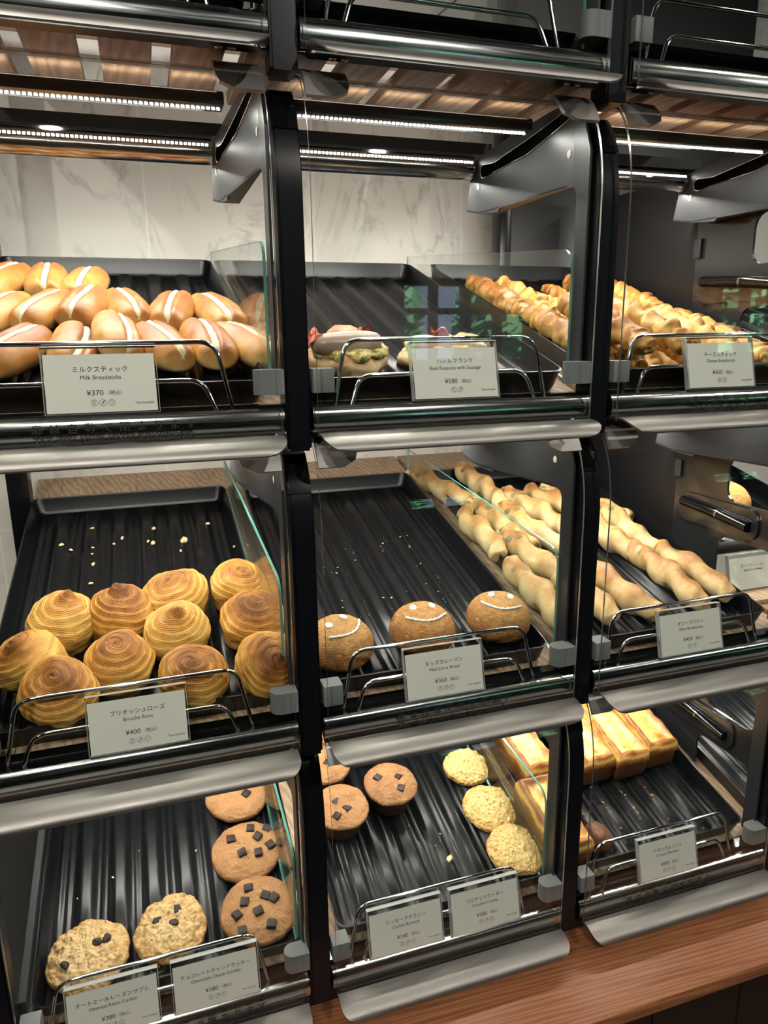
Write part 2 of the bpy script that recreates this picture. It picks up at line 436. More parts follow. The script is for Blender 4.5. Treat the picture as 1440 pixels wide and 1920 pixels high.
# ------------------------------------------------------------------ rack parts, built once (local: x = 0 .. W, y = 0 at the front, z = 0 at the rail's top)
TH = {0: rad(17.3), 1: rad(17.3), 2: rad(13.5), 3: rad(13.5)}
XA, XB = .030, .360
CACHE = {}
def cached(key, fn):
    if key not in CACHE: CACHE[key] = fn()
    return CACHE[key]

def rail_me():
    prof = [(.013, -.002), (.010, 0), (-.001, 0)]
    for k in range(9):
        a = rad(80 - 150 * k / 8); prof.append((-.0005 - .006 * cos(a), -.0135 + .0135 * sin(a) * .98))
    prof += [(.004, -.027), (.013, -.025)]
    vs, fs = prism(prof, XA, XB); return mk('front_rail', vs, fs, 'rail_steel', True, auto=35)
def slat_me():
    bm = bmesh.new(); x = XA - .0135
    while x < XB:
        bm_box(bm, x, x + .0465, .0135, .190, -.0265, -.0135, .0012, 1); x += .0655
    return from_bm('base_slats', bm, 'wood_slat')
def board_me(r):
    t = tan(TH[r]); f = lambda y, d: .0035 + (y - .05) * t - d
    bm = bmesh.new()
    for x0, x1 in ((XA - .010, .062), (.0625, .196), (.1965, .33), (.3305, XB + .010)):
        bm_box(bm, x0, x1, .035, .61 if r < 2 else .742, 0, 1)
    for v in bm.verts: v.co.z = f(v.co.y, .010 if v.co.z < .5 else 0)
    return from_bm('shelf_board', bm, 'wood_board')
def under_me():
    bm = bmesh.new(); bm_box(bm, XA - .004, XB + .004, .0135, .030, -.0130, .0025); return from_bm('front_beam', bm, 'black_gloss')
def wire_me(kind):
    if kind == 0: pts = [(.058, .015, -.001), (.0725, .021, .067), (.297, .021, .067), (.311, .015, -.001)]; k = .017
    else: pts = [(.0745, .0085, -.001), (.0855, .012, .030), (.282, .012, .030), (.294, .0085, -.001)]; k = .015
    vs, fs = tube(fillet(pts, k, 7), .0024, 10); return mk('guard_wire', vs, fs, 'chrome', True, auto=60)
def bumper_me(side):
    bm = bmesh.new()
    if side == 0: bm_box(bm, .0315, .054, -.003, .020, .014, .039, .0008, 2)
    else:
        poly = [(.3615, -.003), (.342, -.003)] + [(.342 - .0105 * sin(a), .0085 - .0115 * cos(a)) for a in [pi * k / 8 for k in range(1, 8)]] + [(.342, .020), (.3615, .020)]
        n = len(poly); vs = [bm.verts.new((x, y, z)) for z in (.014, .039) for x, y in poly]
        bm.faces.new(vs[:n]); bm.faces.new(vs[n:][::-1])
        for i in range(n): bm.faces.new((vs[i], vs[(i + 1) % n], vs[(i + 1) % n + n], vs[i + n]))
    return from_bm('bumper', bm, 'bumper_grey', True, 30)
GP = [(-.0105, -.030), (-.0105, .06), (-.0105, .14), (-.0105, .215)]
for k in range(1, 15):
    a = rad(70 * k / 14); GP.append((-.0105 + .052 * (1 - cos(a)), .215 + .105 * sin(a)))
GP += [(.040, .3195), (.058, .3225)]
def strip(profile, x0, x1, off, th):
    """thin sheet following a (y, z) profile, set off outward by off, th thick"""
    P = [Vector((0, y, z)) for y, z in profile]; a, b = [], []
    for i, p in enumerate(P):
        t = (P[min(i + 1, len(P) - 1)] - P[max(i - 1, 0)]).normalized(); nn = Vector((0, -t.z, t.y))
        a.append(p + nn * off); b.append(p + nn * (off + th))
    n = len(P); vs = []
    for x in (x0, x1):
        for q in (a, b): vs += [(x, p.y, p.z) for p in q]
    fs, mi = [], []
    def F(*q): fs.append(q); mi.append(0)
    for i in range(n - 1):
        fs += [(i, i + 1, 2 * n + i + 1, 2 * n + i), (n + i, 3 * n + i, 3 * n + i + 1, n + i + 1)]; mi += [0, 0]
        fs += [(i, n + i, n + i + 1, i + 1), (2 * n + i, 2 * n + i + 1, 3 * n + i + 1, 3 * n + i)]; mi += [1, 1]
    fs += [(0, 2 * n, 3 * n, n), (n - 1, 2 * n - 1, 4 * n - 1, 3 * n - 1)]; mi += [1, 1]
    return vs, fs, mi
def cover_me():
    vs, fs, mi = strip(GP, .0335, .3565, -.0015, .003); return mk('glass_cover', vs, fs, ['glass', 'cover_edge'], True, mi, 40)
def clip_me(side):
    prof = [p for p in GP if p[1] > .284]
    prof = [p for p in GP if p[1] > .286 and p[0] < .05]
    x0, x1 = (.0345, .079) if side == 0 else (.312, .3555)
    n = len(prof); vs, fs = [], []
    P = [Vector((0, y, z)) for y, z in prof]
    acc = [0]
    for i in range(1, n): acc.append(acc[-1] + (P[i] - P[i - 1]).length)
    m_ = 12
    for lay in (.0025, .0065):
        for i, p in enumerate(P):
            t = (P[min(i + 1, n - 1)] - P[max(i - 1, 0)]).normalized(); nn = Vector((0, -t.z, t.y)); q = p + nn * lay
            R = .016; s = acc[i]; cut = R - sqrt(max(0, R * R - (R - min(s, R)) ** 2)) if s < R else 0
            a, b = (x0, x1 - cut) if side == 0 else (x0 + cut, x1)
            for k in range(m_ + 1): vs.append((a + (b - a) * k / m_, q.y, q.z))
    w = m_ + 1
    for i in range(n - 1):
        for k in range(m_):
            a = i * w + k; fs.append((a, a + 1, a + 1 + w, a + w)); o_ = n * w; fs.append((o_ + a, o_ + a + w, o_ + a + 1 + w, o_ + a + 1))
        for k in (0, m_): a = i * w + k; fs.append((a, a + w, a + w + n * w, a + n * w))
    for i in (0, n - 1):
        for k in range(m_): a = i * w + k; fs.append((a, a + n * w, a + 1 + n * w, a + 1))
    me = mk('top_clip', vs, fs, 'clip_steel', True, auto=40); return me
def lip_me():
    """rolled pull handle along the cover's lower edge, outer corners rounded"""
    x0, x1, R = .0335, .3565, .021; prof = []
    for k in range(13):
        a = rad(92 * k / 12); prof.append((-.0125 - .0325 * sin(a), -.0260 - .0148 * (1 - cos(a))))
    n = len(prof); acc = [0]
    for i in range(1, n): acc.append(acc[-1] + math.dist(prof[i], prof[i - 1]))
    L = acc[-1]; m_ = 24; vs, fs = [], []
    for th in (0, .0016):
        for i, (y, z) in enumerate(prof):
            d = L - acc[i]; cut = R - sqrt(max(0, R * R - (R - d) ** 2)) if d < R else 0
            a0, a1 = x0 + cut, x1 - cut
            for k in range(m_ + 1): vs.append((a0 + (a1 - a0) * k / m_, y + th * .5, z - th))
    w = m_ + 1; q = n * w
    for i in range(n - 1):
        for k in range(m_):
            a = i * w + k; fs.append((a, a + w, a + w + 1, a + 1)); fs.append((q + a, q + a + 1, q + a + w + 1, q + a + w))
        for k in (0, m_): a = i * w + k; fs.append((a, a + q, a + w + q, a + w))
    for i in (0, n - 1):
        for k in range(m_): a = i * w + k; fs.append((a, a + 1, a + 1 + q, a + q))
    return mk('pull_handle', vs, fs, 'brushed_steel', True, auto=50)
def bottom_plate_me():
    bm = bmesh.new(); poly = rr_poly(.036, .354, -.005, .0115, .008, 5); n = len(poly)
    vs = [bm.verts.new((x, y, z)) for z in (-.0305, -.0285) for x, y in poly]
    bm.faces.new(vs[:n]); bm.faces.new(vs[n:][::-1])
    for i in range(n): bm.faces.new((vs[i], vs[(i + 1) % n], vs[(i + 1) % n + n], vs[i + n]))
    return from_bm('bottom_plate', bm, 'dark_steel', True, 30)
def screw_me():
    bm = bmesh.new(); bmesh.ops.create_uvsphere(bm, u_segments=12, v_segments=6, radius=.004)
    for v in bm.verts: v.co.z *= .5
    return from_bm('screw', bm, 'screw', True)
def led_tube_me():
    vs, fs = tube([(.036, 0, 0), (.331, 0, 0)], .0155, 24); return mk('lamp_tube', vs, fs, 'rail_steel', True, auto=50)
def diodes_me():
    bm = bmesh.new()
    for k in range(56):
        x = .041 + .284 * k / 55; bm_box(bm, x - .0015, x + .0015, -.0012, .0012, -.0008, 0)
    return from_bm('diode_row', bm, 'diode')
def frame_me():
    poly = [(.287, .243), (.274, .304), (.246, .311), (.176, .319), (.10, .326), (.062, .3275), (.045, .318), (.030, .300), (.016, .268), (.016, .012), (.040, .012), (.040, .226), (.044, .233), (.051, .236), (.20, .238), (.205, .231), (.250, .235)]
    vs, fs = prism(poly, 0, .0028)
    bm = bmesh.new(); bv = [bm.verts.new(v) for v in vs]
    for f in fs: bm.faces.new([bv[i] for i in f])
    bmesh.ops.bisect_plane(bm, geom=bm.verts[:] + bm.edges[:] + bm.faces[:], plane_co=(0, .05, 0), plane_no=(0, 1, 0))
    bmesh.ops.triangulate(bm, faces=bm.faces[:]); bm.verts.index_update()
    vs = [(v.co.x + FX(v.co.y), v.co.y, v.co.z) for v in bm.verts]; fs = [tuple(v.index for v in f.verts) for f in bm.faces]; bm.free()
    fl = [(.06, .2365), (.20, .2355), (.250, .235), (.286, .243), (.286, .2455), (.250, .2375), (.06, .2390)]
    v2 = [(FX(y), y, z) for y, z in fl] + [(.3600, y, z) for y, z in fl]; n = len(fl); b = len(vs)
    vs += v2; fs += [tuple(b + q for q in f) for f in ([tuple(range(n)), tuple(range(2 * n - 1, n - 1, -1))] + [(i, i + n, (i + 1) % n + n, (i + 1) % n) for i in range(n)])]
    return mk('side_frame', vs, fs, 'frame_grey')
FX = lambda y: .3565 - max(0, y - .05) * .108
SLOT = [(.241 + .0088 * cos(rad(a)), .2885 + .0088 * sin(rad(a))) for a in range(-120, 121, 20)] + [(.215, .2945), (.139, .3060), (.082, .3165), (.058, .3235), (.052, .3215), (.055, .3105), (.082, .3030), (.139, .2890), (.220, .2825)]
def slot_me():
    n = len(SLOT); vs = [(FX(y) - .0006, y, z) for y, z in SLOT] + [(FX(y) - .0001, y, z) for y, z in SLOT]
    fs = [tuple(range(n))[::-1]] + [(i, (i + 1) % n, (i + 1) % n + n, i + n) for i in range(n)]
    return mk('hinge_slot_shade', vs, fs, 'slot_shade')  # black sheet laid on the frame, shade of the uncut slot as colour
def slot_rim_me():
    pts = [(FX(y) - .0007, y, z) for y, z in SLOT]; vs, fs = tube(pts, .0007, 6); return mk('slot_rim', vs, fs, 'chrome', True)
def rivet_me():
    vs, fs = grid(lambda u, v: (-.0008 * (1 - v * v), .0045 * v * cos(2 * pi * u), .0045 * v * sin(2 * pi * u)), 14, 3); return mk('rivet', vs, fs, 'icing')

CN = {-1: 'left', 0: 'middle', 1: 'right', 2: 'far right'}
RN = {0: 'top', 1: 'second', 2: 'third', 3: 'bottom'}
CELL_LABEL = {
    (-1, 0): 'top left glass fronted case, only its steel handle in view', (0, 0): 'top middle empty case of black trays behind chrome wires', (1, 0): 'top right dark empty case with chrome wires',
    (-1, 1): 'glass fronted case holding the cream filled milk rolls', (0, 1): 'glass fronted case with the basil focaccia, window mirrored in its glass', (1, 1): 'glass fronted case full of cheese breadsticks',
    (-1, 2): 'glass fronted case holding the brioche swirls', (0, 2): 'glass fronted case with smiling curry buns', (1, 2): 'glass fronted case holding pale olive breadsticks',
    (-1, 3): 'bottom left case holding chocolate chunk and oatmeal cookies', (0, 3): 'bottom middle case holding cookie brownies and coconut cookies', (1, 3): 'bottom right case with golden ham and cheese toasts',
    (2, 1): 'far right case beside the cheese breadsticks, mostly out of frame', (2, 2): 'far right case behind the handle panel, fried bun inside', (2, 3): 'far right bottom case beyond the cheese toasts'}
CELLS = {}
NOTE = {(-1, 1): -.162, (1, 1): .213, (0, 2): .190, (-1, 3): -.165 + .036, (1, 3): .177}
def build_cell(c, r):
    t = empty('display_case', CELL_LABEL[(c, r)], 'display case', (c * W, 0, ZW - r * H), group='glass fronted bread cases of the rack')
    CELLS[(c, r)] = t
    def P(name, key, fn, parent=t, **kw): return new_obj(name, cached(key, fn), parent, **kw)
    P('front_rail', 'rail', rail_me); P('base_slats', 'slat', slat_me)
    if (c, r) == (2, 2): P('front_ledge', 'ledge', lambda: box_me('front_ledge', (.022, .36, .14, .215, -.012, -.006), 'wood_board'))
    else: P('shelf_board', ('board', TH[r]), lambda: board_me(r))
    P('front_beam', 'under', under_me)
    P('guard_wire', 'w0', lambda: wire_me(0)); P('guard_wire', 'w1', lambda: wire_me(1))
    P('bumper', 'b0', lambda: bumper_me(0)); P('bumper', 'b1', lambda: bumper_me(1))
    g = P('glass_cover', 'cover', cover_me)
    P('pull_handle', 'lip', lip_me, g)
    P('top_clip', 'c0', lambda: clip_me(0), g); P('top_clip', 'c1', lambda: clip_me(1), g)
    if (c, r) in NOTE:
        x = NOTE[(c, r)] - (c * W if c != 1 and c != 0 else 0) if c == -1 else NOTE[(c, r)]
        a = text_me('lettering', '扉 は 自 動 で 閉 ま り ま す', .0102, 'note_ink', 1.22, .0001)
        b = text_me('lettering', 'The glass cover closes automatically.', .0098, 'note_ink', 1.0, .0002)
        new_obj('lettering', a, g, (x, -.01225, -.0135)); new_obj('lettering', b, g, (x, -.01225, -.0235))
    bp = P('bottom_plate', 'plate', bottom_plate_me)
    for x in (.062, .074, .316, .328): P('screw', 'screw', screw_me, bp, loc=(x, .004, -.0308))
    P('side_frame', 'frame', frame_me); 
    f = t.children[-1] if False else [q for q in COL.objects if q.parent == t and q.name.startswith('side_frame')][-1]
    sl = P('hinge_slot_shade', 'slot', slot_me, f); P('slot_rim', 'slotrim', slot_rim_me, f); P('rivet', 'rivet', rivet_me, f, loc=(FX(.256) - .0002, .256, .272)); P('rivet', 'rivet', rivet_me, f, loc=(FX(.058) - .0002, .058, .272))
    # rear lamp tube and front lamp strip
    lt = P('lamp_tube', 'tube', led_tube_me, loc=(0, .274, .298))
    P('diode_row', 'diodes', diodes_me, lt, loc=(0, -.0146, .0050), rot=(rad(-106), 0, 0))
    P('lamp_housing', 'hous', lambda: box_me('lamp_housing', (.0335, .3565, .262, .306, .3145, .3290), 'black_matt'))
    ls = P('lamp_strip', 'strip', lambda: box_me('lamp_strip', (.036, .330, .098, .126, .3045, .3180), 'dark_steel', .002))
    P('diode_row', 'diodes', diodes_me, ls, loc=(0, .112, .3043))
    if r > 0:
        a = lamp('lamp_tube_and_fill', 'AREA', (.183, .276, .2812), TUBE_W * ROWK[r], (1, .94, .85), size=.28, size_y=.006, parent=t); a.rotation_euler = (rad(14), 0, 0)
        a = lamp('lamp_strip_and_fill', 'AREA', (.183, .112, .3030), STRIP_W * ROWK[r], (1, .94, .84), size=.28, size_y=.005, parent=t)
        a = lamp('lamp_strip_and_fill', 'AREA', (.183, .0965, .3175), .09, (1, .94, .84), size=.28, size_y=.004, parent=t); a.rotation_euler = (rad(180 - 40), 0, 0)  # extra upward fill, added to brighten the underside of the slats above
        a = lamp('lamp_tube_and_fill', 'AREA', (.183, .3075, .308), REAR[r], (1, .94, .86), size=.30, size_y=.006, parent=t); a.rotation_euler = (rad(96), 0, 0)  # extra backward fill behind the housing, added to brighten the marble wall
    return t
REAR = {1: .42, 2: .08, 3: .08}
TUBE_W, STRIP_W = 2.0, .95
ROWK = {1: 1.0, 2: .80, 3: .82}
for r in range(4):
    for c in (-1, 0, 1, 2):
        if c == 2 and r == 0: continue
        build_cell(c, r)

# posts: one per row and column line
def post_me():
    front = [(0, -.0455), (0, .205)]
    for k in range(1, 11):
        a = rad(68 * k / 10); front.append((.055 * (1 - cos(a)), .205 + .085 * sin(a) * 1.24))
    back = [(y + .033, z) for y, z in front[::-1] if z < .29]
    poly = front + [(.064, .306)] + [(.060, .288)] + back
    vs, fs = prism(poly, .0025, .0285)
    me = mk('post', vs, fs, 'black_post'); bm = bmesh.new(); bm.from_mesh(me)
    es = [e for e in bm.edges if abs(e.verts[0].co.x - e.verts[1].co.x) < 1e-5 and max(v.co.y for v in e.verts) < .06]
    bmesh.ops.bevel(bm, geom=es, offset=.0025, segments=2, affect='EDGES'); bm.to_mesh(me); bm.free()
    for p in me.polygons: p.use_smooth = True
    me.set_sharp_from_angle(angle=rad(32)); return me
def postcap_me():
    pr = [(y - .0008, z) for y, z in [(.055 * (1 - cos(rad(68 * k / 10))), .205 + .085 * sin(rad(68 * k / 10)) * 1.24) for k in range(5, 11)]]
    vs, fs, mi = strip(pr, .0035, .0275, -.0012, .0022); return mk('post_cap', vs, fs, ['black_gloss', 'black_gloss'], True, mi, 40)
LINE = {-1: 'at the far left edge', 0: 'between the left and middle columns', 1: 'between the middle and right columns', 2: 'at the right end of the right column'}
for r in range(4):
    for c in (-1, 0, 1, 2):
        p = empty('upright_post', 'curved black upright post of the %s row, %s' % (RN[r], LINE[c]), 'post', (c * W, 0, ZW - r * H), group='black upright posts of the rack')
        new_obj('post_bar', cached('post', post_me), p); new_obj('post_cap', cached('postcap', postcap_me), p)

# glass dividers between neighbouring trays
def divider_me(r):
    t = tan(TH[r]); pts = []
    z_ = lambda y: .020 + (y - .045) * t
    top = lambda y: .168 + .066 * (y - .06) if r < 2 else .160 + .085 * (y - .06)
    R = .022
    pts = [(.036, .016), (.036, top(.036) - R)]
    for k in range(1, 7):
        a = rad(90 * k / 6); pts.append((.036 + R - R * cos(a), top(.036 + R) - R + R * sin(a)))
    pts += [(.60, max(top(.60), z_(.60) + .02)), (.60, z_(.60))]
    n = len(pts); vs, fs = prism(pts, -.0016, .0016)
    return mk('glass_divider', vs, fs, ['glass', 'glass_edge'], False, [0, 0] + [1] * n)
for r in range(4):
    for c in (0, 1):
        o = new_obj('glass_divider', cached(('div', TH[r]), lambda: divider_me(r)), None, (c * W - .0068, 0, ZW - r * H))
        tag(o, 'low clear glass divider, %s row, %s' % (RN[r], LINE[c]), 'glass divider', 'glass dividers between the trays')

# right column's dark side panels with cut-outs and a handle
def panel_me():
    bm = bmesh.new()
    outer = [(.040, .006), (.040, .296), (.255, .298), (.277, .29), (.277, .07), (.170, .045)] + [(.170 - .02 + .02 * cos(rad(a)), .086 + .02 * sin(rad(a))) for a in range(0, 91, 18)] + [(.070 + .02 * cos(rad(a)), .086 + .02 * sin(rad(a))) for a in range(90, 181, 18)] + [(.050, .006)]
    loops = [outer, rr_poly(.052, .160, .166, .237, .02)]
    es = []
    for L in loops:
        v = [bm.verts.new((0, y, z)) for y, z in L]
        es += [bm.edges.new((v[i], v[(i + 1) % len(v)])) for i in range(len(v))]
    bmesh.ops.triangle_fill(bm, edges=es, use_beauty=True)
    ret = bmesh.ops.extrude_face_region(bm, geom=bm.faces[:])
    for v in [q for q in ret['geom'] if isinstance(q, bmesh.types.BMVert)]: v.co.x += .004
    return from_bm('panel_plate', bm, 'side_panel')
for r in (1, 2, 3):
    t = empty('partition', 'dark glossy partition with a handle and two openings, right end of the %s row' % RN[r], 'partition', (.733, 0, ZW - r * H), group='dark partitions with handles')
    new_obj('panel_plate', cached('panel', panel_me), t)
    new_obj('rear_plate', cached('prear', lambda: box_me('rear_plate', (.001, .005, .2785, .60, .02, .318), 'back_panel')), t)
    pl = [(y, z) for y, z in rr_poly(.088, .262, .114, .163, .02)]
    vs, fs = prism(pl, -.004, -.001); new_obj('handle_plate', cached('hplate', lambda: mk('handle_plate', vs, fs, 'side_panel')), t)
    vs, fs = tube([(-.008, .247, .148), (-.008, .16, .142), (-.008, .102, .136)], .0085, 16)
    h = new_obj('handle', cached('handle', lambda: mk('handle', vs, fs, 'black_gloss', True, auto=60)), t)
    vs2, fs2 = tube([(-.008, .166, .1425), (-.008, .162, .1422)], .0092, 16)
    new_obj('handle_ring', cached('hring', lambda: mk('handle_ring', vs2, fs2, 'chrome', True, auto=60)), h)
    bm = bmesh.new(); bm_box(bm, -.006, 0, .262, .277, .185, .215, .001)
    new_obj('latch', cached('latch', lambda: from_bm('latch', bm, 'frame_grey')), t)

# back of the rack
o = new_obj('back_post', box_me('back_post', (-.372, -.338, .60, .64, .873, 2.35), 'black_post', .002)); tag(o, 'black square post behind the rack at the far left, against the marble wall', 'post')
o = new_obj('partition', box_me('partition', (.585, 1.15, .645, .665, .873, 2.45), 'back_panel', .001)); tag(o, 'dark grey panel closing the back of the right column', 'partition')
o = new_obj('back_post', box_me('back_post', (.560, .584, .63, .67, .873, 2.35), 'black_post', .002)); tag(o, 'black square post at the marble wall, left of the dark back panel', 'post')

# grey channel left of the lowest left tray
bm = bmesh.new()
for x0, x1, h in ((-.335, -.3265, .034), (-.3265, -.3175, .010)):
    bm_box(bm, x0, x1, .04, .58, 0, h, 0)
for v in bm.verts: v.co.z += .004 + (v.co.y - .05) * tan(TH[3])
o = new_obj('side_channel', from_bm('side_channel', bm, 'frame_grey'), None, (0, 0, ZW - 3 * H)); tag(o, 'grey metal channel along the left side of the lowest left tray', 'channel')

# ------------------------------------------------------------------ trays
TW, TL, TD = .322, .575, .027
def ridge(x):
    f = (x / .0445) % 1.0; d = abs(f - .5) * 2       # 0 at the crest, 1 in the groove
    e = max(0, 1 - max(0, (d - .22)) / .56) if d < .78 else 0
    s = e * e * (3 - 2 * e); g = exp(-((d - 1) / .09) ** 2) * .30
    return .0085 * max(s, g)
def tray_me():
    """local: x centred, y from the front rim, floor at z = 0; corrugated floor, rounded corners"""
    def ring(inset, z, r):
        x0, x1, y0, y1 = -TW / 2 + inset, TW / 2 - inset, inset, TL - inset; out = []
        for cx, cy, a0 in ((x1 - r, y0 + r, -90), (x1 - r, y1 - r, 0), (x0 + r, y1 - r, 90), (x0 + r, y0 + r, 180)):
            for k in range(7):
                a = rad(a0 + 15 * k); out.append((cx + r * cos(a), cy + r * sin(a), z))
        return out
    rings = [ring(.010, -.0015, .012), ring(.006, -.0005, .014), ring(.0035, .006, .014), ring(0, TD, .016), ring(-.001, TD + .0008, .016), ring(.0012, TD + .001, .015), ring(.0022, TD - .001, .015), ring(.0062, .006, .013), ring(.010, .0012, .012)]
    vs, fs = [], []
    for q in rings: vs += q
    n = len(rings[0])
    for i in range(len(rings) - 1):
        for k in range(n): a = i * n + k; b = i * n + (k + 1) % n; fs.append((a, b, b + n, a + n))
    fs.append(tuple(range(n))[::-1])
    # floor
    nx = 126; x0, x1 = -TW / 2 + .0095, TW / 2 - .0095; ys = [.0095, .018, .024, .03, .15, .3, .45, TL - .03, TL - .024, TL - .018, TL - .0095]
    amp = [0, .0, .5, 1, 1, 1, 1, 1, .5, 0, 0]; base = len(vs)
    for j, y in enumerate(ys):
        for i in range(nx + 1):
            x = x0 + (x1 - x0) * i / nx; e = min(1, (TW / 2 - .012 - abs(x)) / .006); vs.append((x, y, .001 + ridge(x) * amp[j] * max(0, e)))
    for j in range(len(ys) - 1):
        for i in range(nx): a = base + j * (nx + 1) + i; fs.append((a, a + 1, a + nx + 2, a + nx + 1))
    return mk('baking_tray', vs, fs, 'tray', True, auto=50)
TRAY_X = {(-1, 1): -.168, (0, 1): .190, (1, 1): .552, (-1, 2): -.168, (0, 2): .188, (1, 2): .551, (-1, 3): -.155, (0, 3): .212, (1, 3): .555, (-1, 0): -.168, (0, 0): .19, (1, 0): .551, (2, 1): .915, (2, 2): .915, (2, 3): .915}
TLAB = {(-1, 1): 'under the rows of milk rolls', (0, 1): 'nearly empty, with two focaccia at the front', (1, 1): 'covered in cheese breadsticks', (-1, 2): 'half empty behind the brioche swirls', (0, 2): 'with three curry buns at its front',
        (1, 2): 'under the olive breadsticks', (-1, 3): 'with chocolate chunk cookies down its right side', (0, 3): 'between cookie brownies and coconut cookies', (1, 3): 'with golden toasts at its back', (-1, 0): 'at the top left, just out of frame',
        (0, 0): 'empty at the top middle behind chrome wires', (1, 0): 'empty at the top right', (2, 1): 'beyond the side panel right of the cheese breadsticks', (2, 2): 'under the fried bun beyond the handle panel', (2, 3): 'at the bottom beyond the right side panel'}
FLOOR0 = {}
def floor_pt(r, x, y):
    """point on the tray floor of row r at plan position x, y (a little above the grooves)"""
    return Vector((x, y, ZW - r * H + .0055 + (y - .05) * tan(TH[r]) + .0075))
for (c, r), x in TRAY_X.items():
    yf = .038 if (c, r) != (2, 2) else .225
    x -= .004
    o = new_obj('baking_tray', cached('tray', tray_me), None, (x, yf, ZW - r * H + .0045 + (yf - .05) * tan(TH[r])), (TH[r], 0, 0))
    tag(o, 'black corrugated baking tray ' + TLAB[(c, r)], 'tray', 'black corrugated baking trays')

# ------------------------------------------------------------------ price signs
SW, SH, ST = .103, .064, .0080
def holder_me():
    bm = bmesh.new(); bm_box(bm, -SW / 2, SW / 2, -ST / 2, ST / 2, 0, SH, .0006, 1)
    bm.faces.ensure_lookup_table()
    for f in bm.faces:
        n = f.normal
        f.material_index = 0 if abs(n.y) > .9 else 1
    return from_bm('acrylic_holder', bm, ['acrylic', 'acrylic_edge'])
def card_me(): return box_me('card', (-SW / 2 + .0022, SW / 2 - .0022, -.0028, -.0022, .0016, SH - .0075), 'card')
def icon_me(kind):
    vs, fs = [], []
    def ringm(r0, r1, n=28, sx=1, sz=1, cx=0, cz=0):
        b = len(vs)
        for k in range(n):
            a = 2 * pi * k / n
            for q in (r0, r1): vs.append((cx + sx * q * cos(a), 0, cz + sz * q * sin(a)))
        for k in range(n): a, c_ = b + 2 * k, b + 2 * ((k + 1) % n); fs.append((a, a + 1, c_ + 1, c_))
    R = .00315; ringm(R - .00028, R)
    def quad(*q): b = len(vs); vs.extend([(x, 0, z) for x, z in q]); fs.append(tuple(range(b, b + len(q))))
    if kind == 0:
        for x in (-.0011, .0008): quad((x, -.0018), (x + .0003, -.0018), (x + .0003, .0006), (x, .0006))
        quad((-.0011, -.0018), (.0011, -.0018), (.0011, -.0015), (-.0011, -.0015)); quad((-.0011, .0006), (-.0005, .0014), (.0005, .0014), (.0011, .0006), (.0008, .0005), (.0004, .0011), (-.0004, .0011), (-.0008, .0005))
        quad((-.0006, .0015), (.0006, .0015), (.0006, .0021), (-.0006, .0021))
    elif kind == 1:
        quad((-.0014, -.0022), (-.0010, -.0023), (.0013, .0021), (.0010, .0023))
        for s_ in (-.0005, .0004, .0012): quad((s_ * .6 - .0002, s_), (s_ * .6 + .0009, s_ + .0001), (s_ * .6 + .0012, s_ + .0008), (s_ * .6 + .0003, s_ + .0006))
    else: ringm(.00145, .00172, 20, .8, 1.1)
    return mk('allergen_icon', vs, fs, 'ink')
SIGNS = [  # column, row, x, Japanese name, English name, price, icons, label
    (-1, 1, -.1720, 'ミルクスティック', 'Milk Breadsticks', '370', 3, 'price sign for Milk Breadsticks at 370 yen'),
    (0, 1, .1925, 'バジルフランク', 'Basil Focaccia with Sausage', '580', 2, 'price sign for Basil Focaccia with Sausage at 580 yen'),
    (1, 1, .5520, 'チーズスティック', 'Cheese Breadsticks', '450', 2, 'price sign for Cheese Breadsticks at 450 yen'),
    (-1, 2, -.1700, 'ブリオッシュローズ', 'Brioche Rose', '400', 3, 'price sign for Brioche Rose at 400 yen'),
    (0, 2, .1830, 'キッズカレーパン', 'Mild Curry Bread', '360', 3, 'price sign for Mild Curry Bread at 360 yen'),
    (1, 2, .5460, 'オリーブバトン', 'Olive Breadsticks', '450', 2, 'price sign for Olive Breadsticks at 450 yen'),
    (-1, 3, -.2290, 'オートミールレーズンサブレ', 'Oatmeal Raisin Cookie', '380', 3, 'price sign for Oatmeal Raisin Cookie at 380 yen'),
    (-1, 3, -.1120, 'チョコレートチャンククッキー', 'Chocolate Chunk Cookie', '380', 3, 'price sign for Chocolate Chunk Cookie at 380 yen'),
    (0, 3, .1320, 'クッキーブラウニー', 'Cookie Brownie', '340', 3, 'price sign for Cookie Brownie at 340 yen'),
    (0, 3, .2460, 'ココナッツクッキー', 'Coconut Cookie', '380', 3, 'price sign for Coconut Cookie at 380 yen'),
    (1, 3, .5440, 'クロックムッシュ', 'Croque-Monsieur', '500', 3, 'price sign for Croque-Monsieur at 500 yen'),
    (2, 2, None, 'ビーフカレーパン', 'Beef Curry Bread', '', 0, 'price sign half out of frame at the right edge, beef curry bread')]
for c, r, x, jp, en, yen, ni, lab in SIGNS:
    if x is None: loc = (.836, .185, ZW - r * H - .0055)
    else: loc = (x, -.0010, ZW - r * H + .0015)
    t = empty('price_sign', 'clear acrylic ' + lab, 'price sign', loc, (rad(-13.6), 0, 0), 'acrylic price signs along the rails')
    new_obj('acrylic_holder', cached('holder', holder_me), t)
    cd = new_obj('card', cached('card', card_me), t)
    long = len(jp) > 10
    js = .0066 if not long else (.0066 * (10.6 / len(jp)) + .0012)
    def put(nm, body, size, xx, zz, sp=1.0, b=0.0): new_obj(nm, text_me(nm, body, size, 'ink', sp, b), cd, (xx, -.00305, zz))
    put('product_name', jp, js * .94, 0, .0400, 1.03, .00002)
    put('english_name', en, .0056, 0, .0327, 1.0)
    if yen:
        put('price', '¥' + yen, .0074, -.0062, .0176); put('tax_mark', '（税込）', .0046, .0118, .0181)
        put('tax_note', '*tax included', .0032, .0375, .0085)
    for k in range(ni): new_obj('allergen_icon', cached(('icon', k), lambda: icon_me(k)), cd, ((k - (ni - 1) / 2) * .0078, -.00305, .0105))

